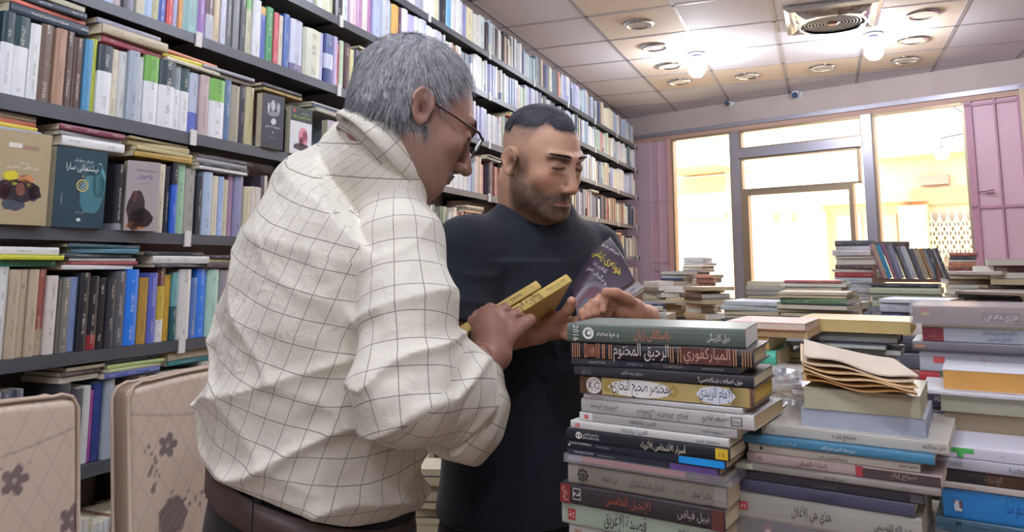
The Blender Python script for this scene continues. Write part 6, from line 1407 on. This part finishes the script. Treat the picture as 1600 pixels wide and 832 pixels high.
# clipped sides: fine dark stubble fading upward from the ears
x_, y_, z_ = np.abs(q[:, 0]), q[:, 1], q[:, 2]; fade = np.clip((z_ - .02) / .06, 0, 1) * np.clip((.03 - y_ + .3 * (z_ - .03)) / .02, 0, 1) * (np.linalg.norm(V - HO2, axis=1) < .15) * (z_ > -.02)
fade = np.clip(fade * (.75 + .3 * noise3(q.astype(np.float32), 200)), 0, .55)[:, None]; colr = colr * (1 - fade) + np.array(lin('5a4e4c')) * fade
def mask_y(q):
    x, y, z = np.abs(q[:, 0]), q[:, 1], q[:, 2]
    front = z - (.082 + .5 * np.maximum(x - .02, 0) + .012 * np.sin(x * 130) * 0 + np.maximum(y - .06, 0) * .3)
    side = z - (.074 + .25 * np.maximum(y - .0, 0)); nape = z - .055
    m = np.where(y < -.04, nape, np.where(y < .03, side, np.minimum(front, side + .02))); m = np.where((y >= .0) & (x > .052), np.minimum(m, .075 - y * 1.0 - .2 * (x - .05)), m)
    return np.minimum(m, .088 - y)
qq = (q / .92).astype(np.float32); mk = np.clip(1 + (mask_y(qq) + .003 * noise3(qq, 160)) / .010, 0, 1) * (np.linalg.norm(V - HO2, axis=1) < .15) * (qq[:, 2] > .02); mk = (mk * (.8 + .3 * noise3(qq, 260)))[:, None].clip(0, 1) * .85; colr = colr * (1 - mk) + np.array(lin('2c2a2e')) * mk
arr_obj('body', V, F, M_['skin'], yman, col=colr, origin=yman.location)
make_hair(HO2, HB * (1 / .92), .0042, mask_y, yman, yman.location, '1d1d21', '5c5c66', 11000, .010, 'hair', 5, wid=.00032)
tuft('eyebrows', yman, yman.location, HO2, HB, browf, 700, .008, '1c1818', '2e2826', 9, lambda q: head_sdf(q, OH2))
def beardf(u, rg):
    a = (u[:, 0] - .5) * 2.6; z = -.05 - .06 * u[:, 1]; r = .075; return np.stack([r * np.sin(a), .01 + r * np.cos(a), z], 1), np.stack([0 * a, .3 + 0 * a, -1 + 0 * a], 1)
tuft('beard_stubble', yman, yman.location, HO2, HB, beardf, 1500, .003, '2a2424', '4a4444', 10, lambda q: head_sdf(q, OH2), wid=.00025)
def f_tee(p):
    D, S, la, de = tubeE(p, TO2, LBf, FBf); n1 = noise3(p, 7)
    w_ = p + np.stack([n1, n1, noise3(p, 12)], 1) * .02; r1 = (1 - np.abs(np.sin((w_ @ A_(UZ * .8 - LB * .6)) * 26 + n1))) ** 2; D = D - .006 * r1 - .003 * noise3(p, 11)
    tp = TO2[-2][0] - UZ * .005
    D = smin(D, cap(p, S2R, tp, .062, .06), .05); D = smin(D, cap(p, S2L, tp, .062, .06), .05)
    for s, e in ((S2R, E2R), (S2L, E2L)):
        m = s + (e - s) * .80; d = cap(p, s, m, .064, .062) - .004 * (1 - np.abs(np.sin((p @ UZ.astype(np.float32)) * 50 + n1 * 2))) ** 2; ax = A_((e - s) / np.linalg.norm(e - s)); d = smax(d, (p - A_(m)) @ ax - .01, .006); d = smax(d, -cap(p, m - (e - s) * .1, e, .05, .052), .004); D = smin(D, d, .03)
    nk = cap(p, NB2 + UZ * .040 - FB * .010, NB2 + UZ * .2 + FB * .0, .066, .085); D = smax(D, -nk, .005)
    return smax(D, -(p[:, 2] - .88), .01)
V, F = surf(f_tee, np.minimum.reduce([TO2[0][0] - .24, S2R - .1, E2R - .08, [9, 9, .9]]) * [1, 1, 0] + [0, 0, .86], np.maximum.reduce([TO2[0][0] + .24, S2L + .12, E2L + .1, S2R + .1]) * [1, 1, 0] + [0, 0, 1.56], .005)
M_['tee'] = clothmat('black_tee_cotton', '20242e', rough=.85, bump=.18); tee = arr_obj('t_shirt', V, F, M_['tee'], yman, uv=np.zeros((len(V), 3)), origin=yman.location)
WC2 = TO2[0][0].copy(); WC2[2] = .95
def f_tr2(p):
    D, S, la, de = tubeE(p, [(WC2 + UZ * .0, .17, .135), (WC2 - UZ * .12, .178, .145)], LBf, FBf)
    for s in (1, -1):
        hip = WC2 - UZ * .14 + LB * .088 * s; knee = np.array([hip[0], hip[1], .48]) + LB * .02 * s; ank = np.array([knee[0], knee[1], .1]); D = smin(D, chain(p, [hip, knee, ank], [.096, .075, .062], .03), .03)
    return smax(smax(D, p[:, 2] - .98, .004), -(p[:, 2] - .06), .004)
V, F = surf(f_tr2, [WC2[0] - .3, WC2[1] - .3, .03], [WC2[0] + .3, WC2[1] + .3, 1.02], .009)
arr_obj('trousers', V, F, M_['black_cloth'], yman, uv=np.zeros((len(V), 3)), origin=yman.location)
for s in (1, -1): shoe(yman, yman.location, np.array([WC2[0], WC2[1], .1]) + LB * .108 * s, FB, M_['shoe'])
# ================================================================ THE BOOKS IN THEIR HANDS
def held_book(A, B, Wd, t, w_, cover, label, prints, page='d8c48c', off=0, name='held_book'):
    """spine from A to B, cover reaching along Wd"""
    A, B, Wd = Vector(A), Vector(B), Vector(Wd); z = (B - A); L = z.length; z.normalize(); y = (Wd - z * Wd.dot(z)).normalized(); x = y.cross(z)
    M = Matrix(((x.x, y.x, z.x, A.x), (x.y, y.y, z.y, A.y), (x.z, y.z, z.z, A.z), (0, 0, 0, 1))) @ Matrix.Translation((off, 0, 0))
    o = book_mb(w_, t, L, cover, None, page, False, .08, part='cover').build(name, [M_['cover_plain'], M_['pages'], M_['cover_plain']], M=M); book_mb(w_, t, L, cover, None, page, False, .08, part='pages').build('page_block', BOOKMATS, o)
    tag(o, label, 'book', 'books held in hands')
    b = MB(); F_ = Matrix(((0, 1, 0, 0), (0, 0, -1, -.08 * t - .0004), (1, 0, 0, 0), (0, 0, 0, 1)))
    for s, u, h, c, mw in prints: add_text(b, s, F_ @ Matrix.Translation((u * L, 0, 0)), h * t, c, mw * L)
    if b.f: b.build('spine_lettering', M_['ink'], o)
    return o, M
a, b_ = P_(744, 524, 1.205), P_(889, 434, 1.335)
wd = RX * -.04 + FY * .12 + UZ * -.085
xdir = Vector(wd).normalized().cross(Vector(b_ - a).normalized())
sgn = 1 if xdir.z > 0 else -1
held_book(a, b_, wd, .0165, .15, 'd0b468', 'yellow paperback in the grey-haired man\'s hand, the nearer one with a bold black title', [('التراث والعلمانية', .46, .8, '2a2418', .42), ('عبد الإله بلقزيز', .84, .45, '6a5a38', .22)])
held_book(a - (b_ - a) * .06 - np.array(xdir) * .019, b_ - (b_ - a) * .27 - np.array(xdir) * .019, wd, .015, .14, 'd0b468', 'yellow paperback held behind the other, only its spine showing', [('محمد عابد الجابري', .5, .6, '3a3220', .5), ('دار', .9, .35, '6a5a38', .1)])
# open dark book: curled front cover, pages, spine and back cover
def quad(p00, p10, p11, p01, bulge, nrm):
    p00, p10, p11, p01 = map(np.array, (p00, p10, p11, p01))
    def f(u, v): return (p00 * (1 - u) + p10 * u) * (1 - v) + (p01 * (1 - u) + p11 * u) * v + nrm * bulge * math.sin(math.pi * min(max(v, 0), 1)) * 1.0 + np.array([0, 0, 1]) * .012 * math.sin(math.pi * u) * v
    return f
db = empty('open_book', P_(960, 440, 1.39), 0, 'open dark plum paperback with yellow title held by the younger man', 'book', 'books held in hands')
BLc, BRc, TRc, TLc = P_(902, 498, 1.345), P_(992, 440, 1.40), P_(944, 371, 1.50), P_(893, 447, 1.43)
# v=0 spine-side edge (BL..BR), v=1 outer edge (TL..TR)
NR = np.cross(BRc - BLc, TLc - BLc); NR /= np.linalg.norm(NR); NR = NR if NR @ (np.array(CAM) - BLc) > 0 else -NR
cf_ = quad(BLc, BRc, TRc + RX * .012, TLc, .012, NR)
def sheet(name, f, thick, mats, parent, colfn, nu=44, nv=36, org=None):
    b = MB()
    P = [[f(i / nu, j / nv) for j in range(nv + 1)] for i in range(nu + 1)]
    for i in range(nu + 1):
        for j in range(nv + 1): b.v.append(tuple(P[i][j] - org))
    N = len(b.v)
    for i in range(nu + 1):
        for j in range(nv + 1): b.v.append(tuple(P[i][j] - NR * thick - org))
    for i in range(nu):
        for j in range(nv):
            k = i * (nv + 1) + j; q = (k, k + nv + 1, k + nv + 2, k + 1); c = colfn((i + .5) / nu, (j + .5) / nv); b.face(q, 0, c); b.face([N + z for z in reversed(q)], 0, lin('d8d0c0') if 'cover' in name else c)
    ring = [i * (nv + 1) for i in range(nu + 1)] + [nu * (nv + 1) + j for j in range(1, nv + 1)] + [i * (nv + 1) + nv for i in range(nu - 1, -1, -1)] + [j for j in range(nv - 1, 0, -1)]
    for a_, q in zip(ring, ring[1:] + ring[:1]): b.face((a_, N + a_, N + q, q), 0, lin('c8c0b0'))
    return b.build(name, mats, parent, smooth=True)
def ccol(u, v):
    x, y = u * .16, v * .115; d = math.hypot(x - .03, y + .02); c = '382c38'
    if d < .062: c = '542834'
    if .062 < d < .072: c = '5c545e'
    d2 = math.hypot(x + .0, y - .0)
    if y < .5 * x - .005 + .02 and x < .045 and y < .045 - .6 * x + .0: c = '464a58'
    return lin(c)
org = np.array(db.location)
co = sheet('front_cover', cf_, .0006, M_['cover_plain'], db, ccol, org=org)
sheet('front_pages', lambda u, v: cf_(.01 + .98 * u, .02 + .96 * v) - NR * .002, .007, M_['pages'], db, lambda u, v: lin('d6d0c4'), 12, 24, org)
b = MB()
def put(s, u, v, h, col, mw, rot):
    vs, fs, wd_ = text_polys(s, h); 
    if not vs: return
    k = min(1, mw / wd_) if mw else 1; base = len(b.v); ca, sa = math.cos(R(rot)), math.sin(R(rot))
    for x, y in vs:
        x *= k; X, Y = x * ca - y * sa, x * sa + y * ca; b.v.append(tuple(cf_(u + X / .16, v + Y / .115) + NR * .0012 - org))
    for q in fs: b.face([base + i for i in q], 0, lin(col))
# reading direction runs along the outer edge towards the lower right
put('هونەری ژیناسی', .70, .60, .019, 'cfc030', .10, -62 + 0)
put('ئەبراهام ماسلۆ', .86, .72, .008, 'd8d4d4', .07, -62); put('گۆڤاری ژیان', .56, .55, .008, 'b8b4bc', .06, -62); put('وەرگێڕانی کەمال', .46, .5, .009, 'c8c4c8', .08, -62)
b.build('cover_lettering', M_['ink'], co)
sp0, sp1 = P_(958, 466, 1.368), P_(997, 440, 1.402)
b = MB(); o0, o1 = Vector(sp0), Vector(sp1); dn = Vector(RX * .010 + UZ * -.011 + FY * -.002)
pts = [o0, o1, o1 + dn, o0 + dn]; th = Vector(NR) * -.0015
b.poly([p - Vector(org) for p in pts], 0, lin('a8a2a4')); b.poly([p + th - Vector(org) for p in reversed(pts)], 0, lin('a8a2a4'))
for i in range(4): b.poly([pts[i] - Vector(org), pts[i] + th - Vector(org), pts[(i + 1) % 4] + th - Vector(org), pts[(i + 1) % 4] - Vector(org)], 0, lin('a8a2a4'))
o = b.build('spine', M_['cover_plain'], db)
b2 = MB(); zx = (o1 - o0).normalized(); yy_ = -dn.normalized(); M3 = Matrix(((zx.x, yy_.x, NR[0], 0), (zx.y, yy_.y, NR[1], 0), (zx.z, yy_.z, NR[2], 0), (0, 0, 0, 1)))
mid = (o0 + o1) / 2 + dn / 2 + Vector(NR) * .0015 - Vector(org); add_text(b2, 'هونەری ژیناسی', Matrix.Translation(mid) @ M3, .007, '3a3438', .03); b2.build('spine_lettering', M_['ink'], o)
bc = quad(sp0 + np.array(dn), sp1 + np.array(dn), P_(1004, 470, 1.45), P_(985, 500, 1.43), .004, NR)
sheet('back_cover', bc, .0006, M_['cover_plain'], db, lambda u, v: lin('382c38'), 12, 12, org)
sheet('back_pages', lambda u, v: bc(.02 + .96 * u, .02 + .94 * v) - NR * .002, .006, M_['pages'], db, lambda u, v: lin('cfc8bc'), 8, 8, org)
# ================================================================ FLORAL CHAIRS
def flower_cols(s, h, W_, H_, capline):
    """s,h arrays: across and down the backrest; quilted ground, plain cap above the seam, printed flowers below"""
    base = np.array(lin('cbb6a4')); c = np.tile(base, (len(s), 1)); rg = random.Random(17)
    a, b2 = (s + h * .62) / .052, (s - h * .62) / .052
    q = np.minimum(np.abs(a - np.round(a)), np.abs(b2 - np.round(b2))); c *= (1 - .16 * np.exp(-(q / .045) ** 2))[:, None]
    dk = np.array(lin('5f5056')); dk2 = np.array(lin('6a5a58'))
    def paint(m, col, k=.85): m = np.clip(m, 0, 1)[:, None] * k; c[:] = c * (1 - m) + col * m
    below = h > capline
    fl = [(.10, .045, 5), (.32, .035, 5), (.43, .13, 5), (.05, .30, 5)]
    for cx, dy, n in fl:
        dx, dz = s - cx, h - (.105 + dy); r = np.hypot(dx, dz); th = np.arctan2(dz, dx); R0 = .027 * (.55 + .5 * np.abs(np.cos(n * th / 2))); paint((R0 - r) / .002 * below, dk); paint((.006 - r) / .002 * below, base * .8)
    for cx, hh, R1 in ((.11, .30, .042), (.33, .42, .045), (.30, .25, .03)):
        dx, dz = s - cx, h - hh; r = np.hypot(dx, dz); th = np.arctan2(dz, dx); R0 = R1 * (.86 + .14 * np.abs(np.cos(3.5 * th))); paint((R0 - r) / .002 * below, dk); sp = np.abs(np.sin(r / R1 * 9 + th * 1.0 + 1.2 * np.sin(2 * th))); paint(((R0 - r) / .002) * (sp < .22) * below, base * .55, .7)
    for cx, hh, an in ((.055, .19, 1.3), (.24, .19, .9), (.15, .27, .3), (.30, .46, 1.1), (.06, .50, 1.4), (.2, .55, .4), (.40, .43, 1.6), (.13, .62, 1.2), (.27, .35, .5)):
        for k in range(16):
            t = rg.uniform(-.05, .05); x0, y0 = cx + math.cos(an) * t + rg.uniform(-.013, .013), hh + math.sin(an) * t + rg.uniform(-.013, .013); rr2 = rg.uniform(.003, .0065); paint((rr2 - np.hypot(s - x0, h - y0)) / .0018 * below, dk2, .8)
    for k in range(14):
        x0, y0 = rg.uniform(.02, W_ - .02), rg.uniform(.11, H_); paint((.0035 - np.hypot(s - x0, h - y0)) / .0015 * below, np.array(lin('8a6a68')), .7)
    return c
CW, CH, CT = .45, .72, .055
def cbox(p, c, e, r): q = np.abs(p - A_(c)) - (A_(e) - r); return np.sqrt((np.maximum(q, 0) ** 2).sum(1)) + np.minimum(q.max(1), 0) - r
M_['floral'] = colmat('floral_vinyl', .45, bump=.12, bscale=300); M_['side_vinyl'] = mat('tan_side_vinyl', '927d6c', .5, var=.06)
M_['piping'] = mat('tan_piping', 'b39e8c', .45); M_['chair_leg'] = mat('black_chair_tube', '17171a', .25, metal=.4)
# local: front of backrest faces +x, width along y 0..CW, top at z=0, hanging down to -CH
def f_back(p):
    q = p.copy(); yy = p[:, 1] - CW / 2; q[:, 1] = yy; wid = CW / 2 - .0 + .012 * np.sin((p[:, 2] + .1) * 4)
    top = -.012 * (yy / .22) ** 2; z = p[:, 2] - top; q[:, 2] = z + CH / 2
    return np.maximum(cbox(q, (0, 0, 0), (CT / 2, CW / 2, CH / 2), .022) , -1)
V, F = surf(f_back, [-.06, -.03, -CH - .02], [.06, CW + .03, .03], .0038)
s_, h_ = V[:, 1], -V[:, 2]; cl = .068 + .030 * np.sin(np.clip(s_ / CW, 0, 1) * math.pi)
col = flower_cols(s_, h_, CW, CH, cl); seam = np.exp(-((h_ - cl) / .0022) ** 2)[:, None]; col = col * (1 - .4 * seam)
fc = V[F].mean(1); nx = np.cross(V[F[:, 1]] - V[F[:, 0]], V[F[:, 2]] - V[F[:, 0]]); nx /= np.linalg.norm(nx, axis=1)[:, None] + 1e-12
mi = (np.abs(fc[:, 0]) < CT / 2 - .010).astype(np.int32)
def chair(x, y, ztop, label, tilt=R(-6), rz=0):
    e = empty('floral_chair', (x, y, 0), rz, label, 'chair', 'floral vinyl chairs in front of the rack')
    Mb = Matrix.Translation((0, 0, ztop)) @ Matrix.Rotation(tilt, 4, 'Y')
    o = arr_obj('backrest', V, F, [M_['floral'], M_['side_vinyl']], e, col=col, mi=mi); o.matrix_basis = Mb
    for s in (1, -1):
        b = MB(); pts = []
        yy0, yy1 = .010, CW - .010
        path = [(yy0, -CH + .03), (yy0, -.035), (yy0 + .012, -.014), (yy0 + .035, -.006)] + [(CW / 2 + (k - 3) * .055, -.001 - .012 * (((k - 3) * .055) / .22) ** 2) for k in range(7)] + [(yy1 - .035, -.006), (yy1 - .012, -.014), (yy1, -.035), (yy1, -CH + .03)]
        b.tube([(s * (CT / 2 - .004), a - .006 if a < .1 else a + .006 if a > CW - .1 else a, z_) for a, z_ in path], .0042, 6); b.build('piping', M_['piping'], o, smooth=True)
    ls = []
    zs = .45; Vs, Fs = SEAT
    st = arr_obj('seat', Vs, Fs, M_['floral'], e, col=SCOL); st.location = (.255, CW / 2, zs)
    for sx in (.09, .41):
        for sy in (.03, CW - .03):
            b = MB(); b.tube([(sx, sy, zs - .035), (sx + (.03 if sx > .2 else -.04), sy + (.02 if sy > .2 else -.02), .0)], .011, 8); b.build('leg', M_['chair_leg'], e, smooth=True)
    xb = math.sin(-tilt) * (CH)
    for sy in (.05, CW - .05):
        b = MB(); b.tube([(.09, sy, zs - .03), (.02 + xb * .85, sy, ztop - CH + .03)], .010, 8); b.build('back_post', M_['chair_leg'], e, smooth=True)
    return e
Vs, Fs = surf(lambda p: cbox(p, (0, 0, 0), (.185, CW / 2, .032), .028) - .006 * np.clip(1 - (p[:, 0] ** 2 + p[:, 1] ** 2) / .05, 0, 1), [-.26, -.25, -.05], [.26, .25, .05], .006)
SEAT = (Vs, Fs); SCOL = flower_cols(Vs[:, 1] + CW / 2, Vs[:, 0] + .42, CW, .7, .0)
c1 = chair(-1.385, 1.19, 1.14, 'beige floral vinyl chair right behind the grey-haired man, its side panel in view')
c2 = chair(-1.385, .632, 1.14, 'beige floral vinyl chair at the lower left corner of the picture')
c3 = chair(-1.52, 2.30, .88, 'beige floral vinyl chair between the two men, books piled on its seat', rz=R(0))
bz = .45 + .044
for k, (c_, n_) in enumerate((('c4b89c', 'bottom'), ('4a4440', 'second'), ('cfc4a4', 'third'), ('5a4a48', 'fourth'), ('d8d0bc', 'fifth'), ('b8a888', 'sixth'), ('4c4850', 'seventh'), ('d4ccb8', 'top'))):
    th = .03 if k % 2 == 0 else .022
    lying(-1.28, 2.33 + .01 * (k % 3), bz, .22, th - .001, .15, R(12 + 7 * (k % 3)), c_, '%s book, %s of the pile on the chair between the two men' % (cname(c_), n_), 'books on the chair between the men', edge_ if False else None, 'd0c4a0', flip=True); bz += th
